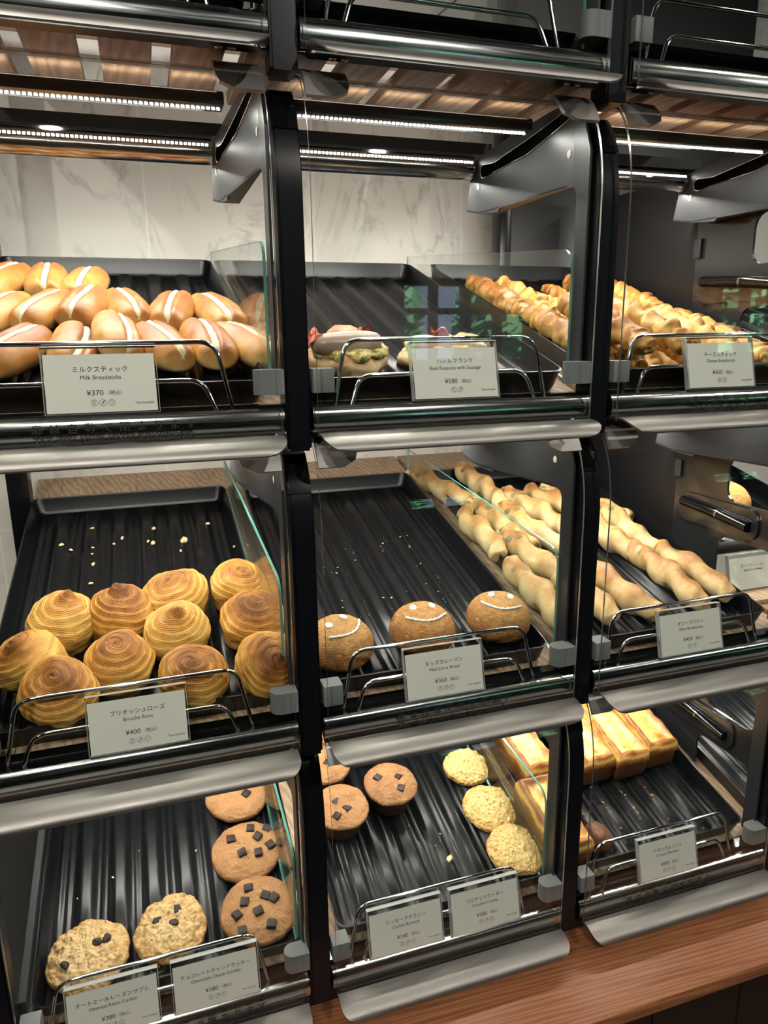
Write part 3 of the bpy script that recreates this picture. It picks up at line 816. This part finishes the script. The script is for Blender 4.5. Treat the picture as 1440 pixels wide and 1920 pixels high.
# ------------------------------------------------------------------ breads
random.seed(11)
def place(o, r, x, y, yaw=0, lift=0, tilt=0, rollx=0):
    o.location = floor_pt(r, x, y) + Vector((0, 0, lift)); o.rotation_mode = 'XYZ'
    mtx = Matrix.Rotation(TH[r], 4, 'X') @ Matrix.Rotation(yaw, 4, 'Z') @ Matrix.Rotation(tilt, 4, 'X') @ Matrix.Rotation(rollx, 4, 'Y')
    o.rotation_euler = mtx.to_euler()

# milk rolls
def milk_me(seed):
    L, Wd, Hh = .108, .0545, .047
    def f(u, v):
        t = pi * v; y = -cos(t) * L / 2; pr = max(0.0, sin(t)) ** .31; a = 2 * pi * u
        x = Wd / 2 * pr * cos(a); z = Hh / 2 * pr * sin(a)
        if z < 0: z *= .78
        wob = 1 + .05 * fbm((x, y, z), 30, seed); x *= wob; z *= wob
        if z > 0: z -= .0105 * exp(-((x - .002 * sin(y * 40 + seed)) / .0042) ** 2) * pr
        return (x + .003 * sin(v * 4 + seed), y, z + .018)
    vs, fs = grid(f, 56, 36); return mk('bun', vs, fs, 'milk_crust', True)
def milk_cream(seed):
    def f(u, v):
        t = pi * (.012 + .976 * v); y = -cos(t) * .108 / 2; pr = max(0, sin(t)) ** .31; a = pi * u
        w = .0046 + .0014 * nz((y, 0, 0), 90, seed); zz = .047 / 2 * pr - .0086 + .0012 * nz((y, 1, 0), 140, seed)
        return (.002 * sin(y * 40 + seed) + .003 * sin((.012 + .976 * v) * 4 + seed) + w * cos(a) * min(1, pr * 1.3), y, .018 + zz + .0068 * sin(a) * min(1, pr * 1.4))
    vs, fs = grid(f, 10, 40, False); return mk('cream_filling', vs, fs, 'cream', True)
MB = [milk_me(k) for k in range(4)]; MC = [milk_cream(k) for k in range(4)]
MILK = [  # x, y, lift, yaw, roll, label
    (-.262, .135, .002, -.42, 0, 'golden milk roll with a wide cream seam, leftmost whole one of the front row'),
    (-.213, .132, .004, -.12, .62, 'pale milk roll turned on its side, left of the brown one in the front row'),
    (-.166, .148, .010, .06, .55, 'darkest brown milk roll in the front row, seam turned to the right'),
    (-.111, .140, .003, .30, .10, 'milk roll in the front row just right of the darkest one'),
    (-.062, .142, .004, .12, .05, 'broad milk roll second from the right end of the front row'),
    (-.019, .138, .002, .40, .12, 'milk roll at the right end of the front row by the tray wall'),
    (-.318, .150, .002, -.3, 0, 'milk roll cut off by the left photo edge in the front row'),
    (-.288, .252, .006, -.35, 0, 'milk roll at the left photo edge in the second row'),
    (-.240, .262, .006, -.38, -.1, 'pale sided milk roll second from left in the second row'),
    (-.195, .258, .012, -.25, -.05, 'milk roll behind the dark one, its cream seam in line with the roll behind'),
    (-.146, .268, .008, .18, .05, 'milk roll in the second row right of the doubled seam'),
    (-.090, .262, .006, -.22, 0, 'milk roll standing alone before the empty grooves, second row'),
    (-.036, .262, .004, .28, -.1, 'milk roll with a wide open cream seam, right end of the second row'),
    (-.302, .385, .010, -.40, 0, 'milk roll at the left edge of the rearmost row'),
    (-.246, .385, .010, -.05, 0, 'upright looking milk roll in the middle of the rearmost row'),
    (-.197, .372, .010, -.18, 0, 'milk roll at the right end of the rearmost row'),]
for i, (x, y, lf, yw, rl, lab) in enumerate(MILK):
    t = empty('milk_bread_roll', lab, 'bread roll', (0, 0, 0), group='cream filled milk bread rolls'); place(t, 1, x, y, yw, lf, 0, rl)
    s_ = 1 + .06 * (random.random() - .5); t.scale = (s_, s_, s_)
    new_obj('bun', MB[i % 4], t); new_obj('cream_filling', MC[i % 4], t)

# focaccia with sausage
def blob(name, sx, sy, sz, mat, seed, amp=.15, ns=30, flat=.3, nu=44, nv=26, pw=.8):
    def f(u, v):
        t = pi * v; a = 2 * pi * u; z = -cos(t); pr = max(0, sin(t)) ** pw
        p = Vector((sx * pr * cos(a), sy * pr * sin(a), sz * z))
        k = 1 + amp * fbm(p, ns, seed); p *= k
        if p.z < -sz * flat: p.z = -sz * flat
        p.z += sz * flat; return p
    vs, fs = grid(f, nu, nv); return mk(name, vs, fs, mat, True)
def rod(name, L, r, mat, seed, bend=.1, amp=.06, ns=40, twist=0, lob=0, nu=22, nv=60, wig=0.0, wk=3.0, taper=.5, squash=1.0):
    def f(u, v):
        t = pi * v; y = -cos(t) * L / 2 ; pr = max(0, sin(t)) ** taper; a = 2 * pi * u
        rr = r * pr * (1 + lob * sin(wk * 2 * pi * v + seed) + twist * sin(a * 2 + v * wk * 9 + seed))
        p = Vector((rr * cos(a), y, rr * sin(a) * squash))
        p += p.normalized() * r * amp * fbm(p, ns, seed) if p.length else Vector()
        p.x += wig * sin(wk * pi * v + seed) + bend * (y * y) * 4; p.z += r * .75
        return p
    vs, fs = grid(f, nu, nv); return mk(name, vs, fs, mat, True)
def curl(seed):
    vs, fs = grid(lambda u, v: (.022 * (u - .5) + .002 * sin(v * 9 + seed), .020 * (v - .5) + .004 * sin(u * 7 + seed), .007 * sin(u * 5 + seed) + .006 * sin(v * 6) + .004 + (.0 if True else 0)), 14, 14, False)
    top = len(vs); v2 = [(x, y, z - .0016) for x, y, z in vs]; vs += v2
    fs += [tuple(q + top for q in f[::-1]) for f in fs]
    return mk('bacon_piece', vs, fs, 'bacon', True)
FOC = [(.098, .118, .35, 'sausage focaccia with bacon curls at the left, next to the post'), (.226, .118, -.12, 'flatter basil focaccia partly behind its price sign')]
for i, (x, y, yw, lab) in enumerate(FOC):
    t = empty('basil_focaccia', lab, 'bread', (0, 0, 0), group='basil focaccia'); place(t, 1, x, y, yw)
    new_obj('bread_base', blob('bread_base', .056, .042, .020, 'focaccia_crust', 3 + i, .22, 26, .45), t)
    new_obj('pesto_topping', blob('pesto_topping', .046, .034, .012, 'pesto', 8 + i, .3, 50, .2), t, (.006, -.004, .019))
    if i == 0:
        new_obj('sausage', rod('sausage', .086, .0150, 'sausage', 2, .3), t, (-.006, -.010, .021), (0, 0, rad(78)))
        new_obj('bread_lobe', blob('bread_lobe', .026, .020, .016, 'focaccia_crust', 21, .2, 40), t, (.004, .012, .024))
    else:
        new_obj('sausage', rod('sausage', .10, .013, 'sausage', 5, .2), t, (0, -.012, .014), (0, 0, rad(88)))
        new_obj('bread_lobe', blob('bread_lobe', .026, .018, .013, 'focaccia_crust', 24, .2, 40), t, (.030, .004, .022))
        new_obj('bread_lobe', blob('bread_lobe', .024, .016, .010, 'focaccia_crust', 25, .2, 40), t, (-.030, .002, .022))
    for q, (bx, by, rz) in enumerate([(-.040, .004, .3), (.030, .012, 1.4), (-.030, .018, 2.0)] if i == 0 else [(-.006, .010, .9)]):
        b = new_obj('bacon_piece', curl(q * 1.7 + i), t, (bx, by, .030), (.3, .2, rz))

# cheese breadsticks
CS = [rod('cheese_breadstick', .205, .0195, 'cheese_crust', k * 1.9, .05, .30, 60, .10, .12, 26, 90, .002, 9, .35, .85) for k in range(4)]
k = 0
CL = ['next to the glass divider', 'second from the divider', 'third from the divider', 'fourth from the divider, behind the post', 'fifth from the divider', 'sixth from the divider', 'seventh, nearest the side panel']
for row, (yc, lift) in enumerate(((.375, .002), (.165, .006))):
    for q in range(7):
        x = .424 + .0415 * q + .003 * sin(q * 2.3 + row); y = yc + .008 * sin(q * 1.7 + row * 2)
        o = new_obj('cheese_breadstick', CS[k % 4]); place(o, 1, x, y, .03 * sin(q * 3.1 + row), lift + .002 * (q % 2), 0, q * 1.1)
        tag(o, 'golden cheese breadstick of the %s set, %s' % (('rear', 'front')[row], CL[q]), 'breadstick', 'cheese breadsticks'); k += 1
for q, (x, y) in enumerate(((.452, .12), (.520, .135), (.600, .128), (.668, .14))):
    o = new_obj('cheese_breadstick', CS[q % 4]); place(o, 1, x, y, .05 * sin(q * 2), .036, 0, q)
    tag(o, 'cheese breadstick stacked on the front set, ' + ('at the left by the post', 'second from left', 'just behind the price sign', 'at the right by the price sign')[q], 'breadstick', 'cheese breadsticks')

# brioche swirls
def brioche_me(seed, tall=1.0):
    R = .0425
    prof = [(0.0, .070), (.18, .0698), (.40, .0675), (.62, .063), (.80, .0565), (.93, .048), (1.0, .038), (1.0, .030), (.95, .021), (.88, .013), (.84, .005), (.80, .0), (.4, .0), (0, .0)]
    fine = []
    for i in range(len(prof) - 1):
        for j in range(7):
            s_ = j / 7; fine.append(tuple(prof[i][q] * (1 - s_) + prof[i + 1][q] * s_ for q in (0, 1)))
    fine.append(prof[-1]); rnd = random.Random(int(seed * 100)); ox, oy = .008 * (rnd.random() - .5), .008 * (rnd.random() - .5)
    def f(u, v):
        r_, z = fine[int(round(v * (len(fine) - 1)))]; a = 2 * pi * u; c_, s_ = cos(a), sin(a); topw = max(0, min(1, (z - .018) / .03))
        path = (r_ * R + .9 * (.070 - z)) / .0125          # turns of the rolled dough seen from above
        ph = (path - u + .12 * nz((c_ * r_, s_ * r_, z * 8), 2.2, seed)) % 1.0
        step = (.5 - ph) * 1.0 if ph > .12 else (ph / .12 - .5) * .76
        k = 1 + .030 * step * topw * min(1, r_ * 2.5) + .11 * fbm((c_ * r_ * .042, s_ * r_ * .042, z), 20, seed) + .02 * fbm((c_ * r_ * .042, s_ * r_ * .042, z), 70, seed + 5)
        zz = z + .0026 * step * topw * (1 - .5 * r_) + .010 * exp(-(r_ / .20) ** 2) * tall + .005 * nz((c_ * r_, s_ * r_, 0), 1.6, seed)
        w = max(0, 1 - r_) ** 1.5
        return (r_ * R * k * c_ * (1 + .08 * sin(seed * 2)) + ox * w * 2 + .005 * sin(seed) * z / .07, r_ * R * k * s_ + oy * w * 2, zz)
    vs, fs = grid(f, 110, len(fine) - 1); return mk('brioche_roll', vs, fs, 'brioche_crust', True)
BR = [brioche_me(k * 1.3 + .4, (.1, 1.0, 0, .3, 0, .2)[k]) for k in range(6)]
BRI = [(-.262, .205, 0, .0, .1, 'wide brioche swirl at the left of the third line back'), (-.189, .205, 1, .0, .1, 'pointed brioche swirl right of the wide one'),
       (-.112, .232, 2, .1, -.2, 'pale golden brioche swirl at the back, second from the right'), (-.038, .243, 0, .1, .2, 'rearmost brioche swirl at the right back corner'),
       (-.276, .132, 3, -.1, -.45, 'brioche swirl leaning to the left, by the tray wall'), (-.189, .118, 2, .15, 0, 'dark topped brioche swirl in the centre of the group'),
       (-.117, .160, 3, .1, -.15, 'brioche swirl in the middle, behind the dark front one'), (-.028, .165, 1, .1, .12, 'neatly coiled brioche swirl at the right, second from the front'),
       (-.250, .078, 2, .2, -.05, 'round brioche swirl nearest the front, left of the sign'), (-.112, .072, 3, .25, .1, 'dark centred brioche swirl at the front, right of the sign'),
       (-.030, .080, 0, .5, .35, 'brioche swirl tipped over at the right front corner, orange side showing')]
for i, (x, y, k, tl, rl, lab) in enumerate(BRI):
    o = new_obj('brioche_roll', BR[(i * 5 + 1) % 6 if i != 1 else 1]); place(o, 2, x, y, i * 1.9, .001 + abs(rl) * .012 + abs(tl) * .008, 0, 0)
    o.rotation_euler = (Matrix.Rotation(TH[2] * .6 + tl + .16, 4, 'X') @ Matrix.Rotation(rl, 4, 'Y') @ Matrix.Rotation(i * 1.9, 4, 'Z')).to_euler()
    s_ = .94 + .06 * random.random(); o.scale = (s_, s_, s_ * .93); tag(o, lab, 'brioche', 'brioche swirls')

# curry buns with icing faces
def curry_me(seed):
    def f(u, v):
        t = pi * v; a = 2 * pi * u; z = -cos(t); pr = max(0, sin(t)) ** .72
        p = Vector((.044 * pr * cos(a), .043 * pr * sin(a), (.034 if z > 0 else .022) * z)); p *= 1 + .02 * fbm(p, 40, seed) + .006 * nz(p, 420, seed)
        p.z += .022; return p
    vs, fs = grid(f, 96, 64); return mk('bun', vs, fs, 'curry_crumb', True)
def on_bun(x, y): 
    q = min(.98, sqrt((x / .044) ** 2 + (y / .043) ** 2)); pr = q ** (1 / .72); z = sqrt(max(0, 1 - pr * pr)); return Vector((x, y, .022 + .034 * z + .0006))
def eye_me():
    vs, fs = grid(lambda u, v: (.0048 * sin(pi * v) * cos(2 * pi * u), .0060 * sin(pi * v) * sin(2 * pi * u), -.0020 * cos(pi * v)), 14, 8); return mk('eye', vs, fs, 'icing', True)
def smile_me():
    pts = []
    for k in range(25):
        s_ = k / 24 * 2 - 1; pts.append(on_bun(.027 * s_, -.0215 + .0150 * s_ * s_ + .0004 * sin(k * 2.1)))
    vs, fs = tube(pts, lambda q: .0015 + .0004 * sin(q * 40), 8); return mk('smile', vs, fs, 'icing', True)
CU = [(.074, .093, .55, 'leftmost smiling curry bun, half hidden by the black post'), (.188, .098, -.05, 'smiling curry bun in the middle, above its price sign'), (.300, .100, -.42, 'smiling curry bun at the right, face turned to the glass divider')]
em_, sm_, cb = eye_me(), smile_me(), curry_me(3)
for x, y, yw, lab in CU:
    t = empty('curry_bun', lab, 'bun', (0, 0, 0), group='smiling curry buns'); place(t, 2, x, y, yw, .001)
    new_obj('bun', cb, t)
    for ex in (-.013, .013):
        p = on_bun(ex, .008); new_obj('eye', em_, t, p, (.0, ex * 14, 0))
    new_obj('smile', sm_, t)

# olive breadsticks
OS = [rod('olive_breadstick', (.180, .192, .165, .186)[k], .0198, 'olive_crust', k * 2.3 + .6, .02, .14, 30, .13, .09, 30, 90, (.0045, .003, .006, .004)[k], (3.0, 3.6, 2.6, 3.3)[k], .36) for k in range(4)]
OL = [(.392, .525, -.42, 0, 'rearmost olive breadstick at the left, lying slantwise'), (.473, .520, -.06, 0, 'olive breadstick pointing straight back at the rear left'), (.391, .345, .06, 0, 'olive breadstick next to the glass divider, middle of the tray'),
      (.438, .365, -.18, 0, 'pale olive breadstick second from the divider'), (.488, .345, -.22, 0, 'olive breadstick third from the divider, browned at the end'), (.528, .400, -.22, 0, 'twisted brown olive breadstick behind the third one'),
      (.583, .415, -.28, 0, 'olive breadstick at the rear, just left of the post'), (.640, .415, -.55, 0, 'olive breadstick at the far back, lying slantwise behind the post'), (.440, .245, -.24, .004, 'short olive breadstick curled over the mesh of the tray'),
      (.393, .155, 0, .002, 'plump pale olive breadstick at the left front corner by the divider'), (.463, .150, -.05, .002, 'olive breadstick at the front, half behind the post'), (.655, .315, -.04, .002, 'brown ended olive breadstick right of the post, rear'),
      (.612, .300, -.06, 0, 'dark spotted olive breadstick directly right of the post'), (.628, .165, -.02, 0, 'large twisted olive breadstick in the clear right half'), (.676, .160, -.06, .003, 'long olive breadstick nearest the right tray wall'),
      (.520, .150, -.24, .002, 'olive breadstick at the front, right of the post'), ]
for i, (x, y, yw, lf, lab) in enumerate(OL):
    o = new_obj('olive_breadstick', OS[i % 4]); place(o, 2, x, y, -yw, lf, 0, i * .9); tag(o, lab, 'breadstick', 'olive breadsticks')
    o.rotation_euler = (Matrix.Rotation(TH[2], 4, 'X') @ Matrix.Rotation(-yw, 4, 'Z')).to_euler()

# cookies
def cookie_me(name, R, h, mat, seed, edge=.05, rough_=.0, ns=60, nu=120, nv=44, dome=1.0, crack=.0):
    def f(u, v):
        a = 2 * pi * u
        if v < .72: q = v / .72; r_ = q; z = h * (dome * (1 - q ** 2.6) * .55 + .45)
        elif v < .86: q = (v - .72) / .14; r_ = 1 + .03 * sin(q * pi); z = h * .45 * (1 - q)
        else: q = (v - .86) / .14; r_ = 1 - q; z = 0
        e = 1 + edge * fbm((cos(a) * .03, sin(a) * .03, 0), 45, seed)
        p = Vector((r_ * R * e * cos(a), r_ * R * e * sin(a), z))
        if v < .80 and z > 0: p.z += rough_ * fbm(p, ns, seed) + rough_ * .8 * abs(nz(p, ns * 2.3, seed + 4))
        if crack and v < .84:
            q = abs(nz(p, 70, seed + 2) + .5 * nz(p, 150, seed + 3)); p.z -= crack * max(0, 1 - q / .09) * (1 if nz(p, 28, seed) > -.1 else .2)
            p += Vector((cos(a), sin(a), 1)) * (.00055 * nz(p, 330, seed) + .0004 * nz(p, 620, seed))
        return p
    vs, fs = grid(f, nu, nv); return mk(name, vs, fs, mat, True)
def chunk_me(seed, s=.0060):
    bm = bmesh.new(); bm_box(bm, -s, s, -s * .95, s * .95, -.003, .0034, .0011, 2)
    for v in bm.verts: v.co *= 1 + .12 * nz(v.co, 200, seed)
    return from_bm('chocolate_chunk', bm, 'choc', True, 40)
CHK = [chunk_me(k) for k in range(4)]
CK = [(-.050, .292, .047, [(-.014, .004), (.010, .012), (.030, .016), (.013, -.012), (-.022, .028), (.002, .032)], 'chocolate chunk cookie third from the front, partly under the steel handle'),
      (-.050, .190, .0485, [(-.020, .016), (.010, .028), (.034, .026), (.018, .010), (.034, -.006), (-.008, -.012), (.015, -.017)], 'chocolate chunk cookie second from the front, with seven chunks'),
      (-.047, .098, .0495, [(-.010, .026), (-.018, .006), (.010, .008), (.021, .002), (-.030, -.008), (-.002, -.012), (-.026, -.030), (.012, -.032)], 'frontmost chocolate chunk cookie at the right front corner'),
      (-.062, .388, .048, [(-.01, 0), (.015, .014), (.02, -.016)], 'rearmost chocolate chunk cookie, glimpsed between rail and steel handle')]
for i, (x, y, R, ch, lab) in enumerate(CK):
    t = empty('chocolate_chunk_cookie', lab, 'cookie', (0, 0, 0), group='chocolate chunk cookies'); place(t, 3, x, y, 0, .001)
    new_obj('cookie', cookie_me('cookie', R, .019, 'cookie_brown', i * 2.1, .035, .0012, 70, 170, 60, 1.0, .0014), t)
    for q, (cx, cy) in enumerate(ch):
        rr = sqrt(cx * cx + cy * cy) / R; new_obj('chocolate_chunk', CHK[(q + i) % 4], t, (cx, cy, .019 * ((1 - rr ** 2.6) * .55 + .45) + .0012), (.1 * sin(q * 3), .12 * cos(q * 2), q * 1.3))
OT = [(-.262, .092, .0475, [(.012, .008), (.022, .010), (-.026, -.012)], 'oatmeal raisin cookie at the left front corner of the tray'), (-.162, .102, .046, [(-.012, .012), (.016, .012), (.004, -.004)], 'taller lumpy oatmeal raisin cookie beside the chocolate chunk cookies')]
for i, (x, y, R, ch, lab) in enumerate(OT):
    t = empty('oatmeal_raisin_cookie', lab, 'cookie', (0, 0, 0), group='oatmeal raisin cookies'); place(t, 3, x, y, .4 * i, .001)
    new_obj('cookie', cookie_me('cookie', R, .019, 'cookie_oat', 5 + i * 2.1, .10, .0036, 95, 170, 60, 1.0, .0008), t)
    for q, (cx, cy) in enumerate(ch):
        new_obj('raisin', blob('raisin', .0068, .0050, .0026, 'choc', q + i, .45, 150, .5, 24, 14), t, (cx, cy, .0172), (.2, .1, q * 1.1))
CO = [(.331, .256, .0375, 'rearmost coconut cookie, touching the one in front'), (.334, .170, .043, 'middle coconut cookie, knobbly and browned at its rim'), (.340, .092, .0425, 'frontmost coconut cookie, behind its price sign')]
for i, (x, y, R, lab) in enumerate(CO):
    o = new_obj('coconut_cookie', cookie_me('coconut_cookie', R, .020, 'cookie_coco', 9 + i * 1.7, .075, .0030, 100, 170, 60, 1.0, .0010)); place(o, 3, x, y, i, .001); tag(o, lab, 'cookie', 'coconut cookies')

# cookie brownies
def cup_me():
    pr = [(0, 0), (.030, 0), (.0315, .002), (.037, .030), (.0395, .034), (.036, .037), (0, .037)]
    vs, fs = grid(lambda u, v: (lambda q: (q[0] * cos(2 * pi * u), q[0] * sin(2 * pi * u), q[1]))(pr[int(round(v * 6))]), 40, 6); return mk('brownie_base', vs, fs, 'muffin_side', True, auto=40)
cm = cup_me()
BW = [(.096, .205, [(-.006, .004), (.006, -.010), (-.012, -.020)], 'cookie brownie at the left beside the post, second from the front'), (.183, .228, [(-.016, .014), (.014, .002), (.007, -.020)], 'cookie brownie standing apart, right of the two by the post'),
      (.092, .292, [(.0, -.006)], 'cookie brownie by the post, half under the steel handle'), (.172, .350, [(.0, -.010), (.01, .01)], 'rear cookie brownie glimpsed between rail and steel handle'), (.092, .375, [(.0, .0)], 'rearmost cookie brownie at the left, behind the rail')]
for i, (x, y, ch, lab) in enumerate(BW):
    t = empty('cookie_brownie', lab, 'brownie', (0, 0, 0), group='cookie brownies'); place(t, 3, x, y, .2 * i, .001)
    new_obj('brownie_base', cm, t)
    new_obj('cookie_top', cookie_me('cookie_top', .0415, .012, 'cookie_brown', 14 + i * 1.3, .04, .0012, 60, 150, 54, 1.0, .0016), t, (0, 0, .034))
    for q, (cx, cy) in enumerate(ch): new_obj('chocolate_chunk', CHK[(q + i) % 4], t, (cx, cy, .0435), (.2, .1, q * 1.7 + .5))

# cheese toasts
def toast_me(seed, L, Wd):
    bm = bmesh.new(); bm_box(bm, -Wd / 2, Wd / 2, -L / 2, L / 2, 0, .046, .006, 3)
    bmesh.ops.subdivide_edges(bm, edges=bm.edges[:], cuts=3, use_grid_fill=True)
    for v in bm.verts: v.co += Vector((nz(v.co, 40, seed), nz(v.co, 40, seed + 3), nz(v.co, 40, seed + 6))) * .0022
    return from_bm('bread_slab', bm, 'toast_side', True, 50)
def melt_me(seed, L, Wd):
    def f(u, v):
        x, y = (u - .5) * (Wd + .003), (v - .5) * (L + .003)
        e = max(abs(u - .5) * 2 * 1.0, 1 - (0.5 - abs(v - .5)) * L / Wd * 2); e = min(1, max(0, e))
        rim = (.0085 + .004 * nz((x, y, 0), 60, seed + 9)) * exp(-((e - .78) / .20) ** 2); drop = -.014 * max(0, (e - .88) / .12) ** 2
        return (x, y, .047 + rim + drop + .0022 * fbm((x, y, 0), 45, seed) + .004 * (1 - e))
    vs, fs = grid(f, 34, 64, False); return mk('melted_cheese', vs, fs, 'croque_top', True)
TOAST = [(.428, .250, .05, 'toast by the glass divider in the back row'), (.405, .108, 0, 'single toast in front by the glass divider'),
         (.531, .240, .02, 'toast in the back row, largely behind the post'), (.597, .236, .0, 'toast in the back row with a long pale centre, second from right'), (.664, .245, -.02, 'toast at the right end of the back row, by the side panel')]
SL = [toast_me(k, .135, .062) for k in range(2)]; ML = [melt_me(k * 2.2, .135, .062) for k in range(3)]
for i, (x, y, yw, lab) in enumerate(TOAST):
    t = empty('cheese_toast', 'golden cheese ' + lab, 'toast', (0, 0, 0), group='golden cheese toasts'); place(t, 3, x, y, yw, 0)
    new_obj('bread_slab', SL[i % 2], t); new_obj('melted_cheese', ML[i % 3], t)
o = new_obj('bread_end', blob('bread_end', .020, .024, .018, 'toast_side', 4, .15, 50, .6)); place(o, 3, .470, .075, 0, 0); tag(o, 'small dark brown bread end at the front left of the toast tray', 'bread')

# fried bun beyond the side panel, on a round wire rack
o = new_obj('fried_bun', curry_me(8)); place(o, 2, .888, .335, .3, .008); o.scale = (1.15, 1.15, 1.1); tag(o, 'reddish fried bun at the right photo edge beyond the dark side panel', 'bun')
bm = bmesh.new(); vs, fs = [], []
for k in range(7):
    R = .008 + .011 * k; a, b = tube([(R * cos(2 * pi * q / 40), R * sin(2 * pi * q / 40), 0) for q in range(41)], .0009, 6, False); i = len(vs); vs += a; fs += [tuple(q + i for q in f) for f in b]
for k in range(3):
    a, b = tube([(-.074 * cos(pi * k / 3), -.074 * sin(pi * k / 3), -.002), (.074 * cos(pi * k / 3), .074 * sin(pi * k / 3), -.002)], .0014, 6); i = len(vs); vs += a; fs += [tuple(q + i for q in f) for f in b]
bm.free()
o = new_obj('wire_rack', mk('wire_rack', vs, fs, 'wire_rack', True)); place(o, 2, .865, .315, 0, .004); tag(o, 'round wire cooling rack of concentric rings beyond the dark side panel', 'rack')

# ------------------------------------------------------------------ crumbs and flakes
def crumbs(name, r, pts, size, seed, mat, label):
    rnd = random.Random(seed); bm = bmesh.new()
    for (x, y, s_) in pts:
        tx = min((q for (c_, r_), q in TRAY_X.items() if r_ == r), key=lambda q: abs(q - x)) - .004
        p = floor_pt(r, x, y) + Vector((0, 0, -.0047 + ridge(x - tx))); rs = bmesh.ops.create_icosphere(bm, subdivisions=1, radius=size * s_)
        rot = Matrix.Rotation(rnd.random() * 6, 3, 'Z'); sx, sy = .7 + rnd.random() * .9, .5 + rnd.random() * .5
        for v in rs['verts']: c = v.co * (1 + .5 * (rnd.random() - .5)); v.co = p + rot @ Vector((c.x * sx, c.y * sy, c.z * .6))
    o = new_obj(name, from_bm(name, bm, mat)); tag(o, label, 'crumbs', kind='stuff')
FL = [(-.236, .501, .8), (-.267, .452, .9), (-.189, .458, 1.2), (-.14, .488, 1), (-.095, .439, 2.0), (-.052, .486, 1), (-.143, .435, 1.3), (-.233, .436, .6), (-.231, .388, 1), (-.102, .4, .8), (-.019, .397, .8), (-.004, .382, .8), (-.202, .444, .8), (-.233, .417, .6), (-.232, .334, .7), (-.28, .455, .8), (-.15, .44, .9)]
crumbs('brioche_flakes', 2, FL, .0042, 1, 'crumb', 'scattered pastry flakes on the empty part of the brioche tray')
rnd = random.Random(4)
crumbs('curry_crumbs', 2, [(.10 + .18 * rnd.random(), .16 + .24 * rnd.random(), .35 + .6 * rnd.random() ** 3) for _ in range(70)], .0020, 2, 'crumb', 'fine fried crumbs on the curry bun tray')
crumbs('toast_crumbs', 3, [(.475 + .0445 * rnd.randrange(4) + .004 * rnd.random(), .07 + .10 * rnd.random(), .4 + 1.2 * rnd.random() ** 3) for _ in range(45)], .0022, 3, 'cookie_brown', 'brown crumbs in the grooves before the cheese toasts')
crumbs('cookie_crumbs', 3, [(.237, .105, 2.2), (.225, .13, .8), (.24, .15, .7), (.295, .17, .7), (.20, .18, .6), (-.235, .20, .9), (-.20, .24, .6), (-.28, .18, .5), (-.12, .22, .8)], .0022, 5, 'crumb', 'few cookie crumbs on the two bottom cookie trays')
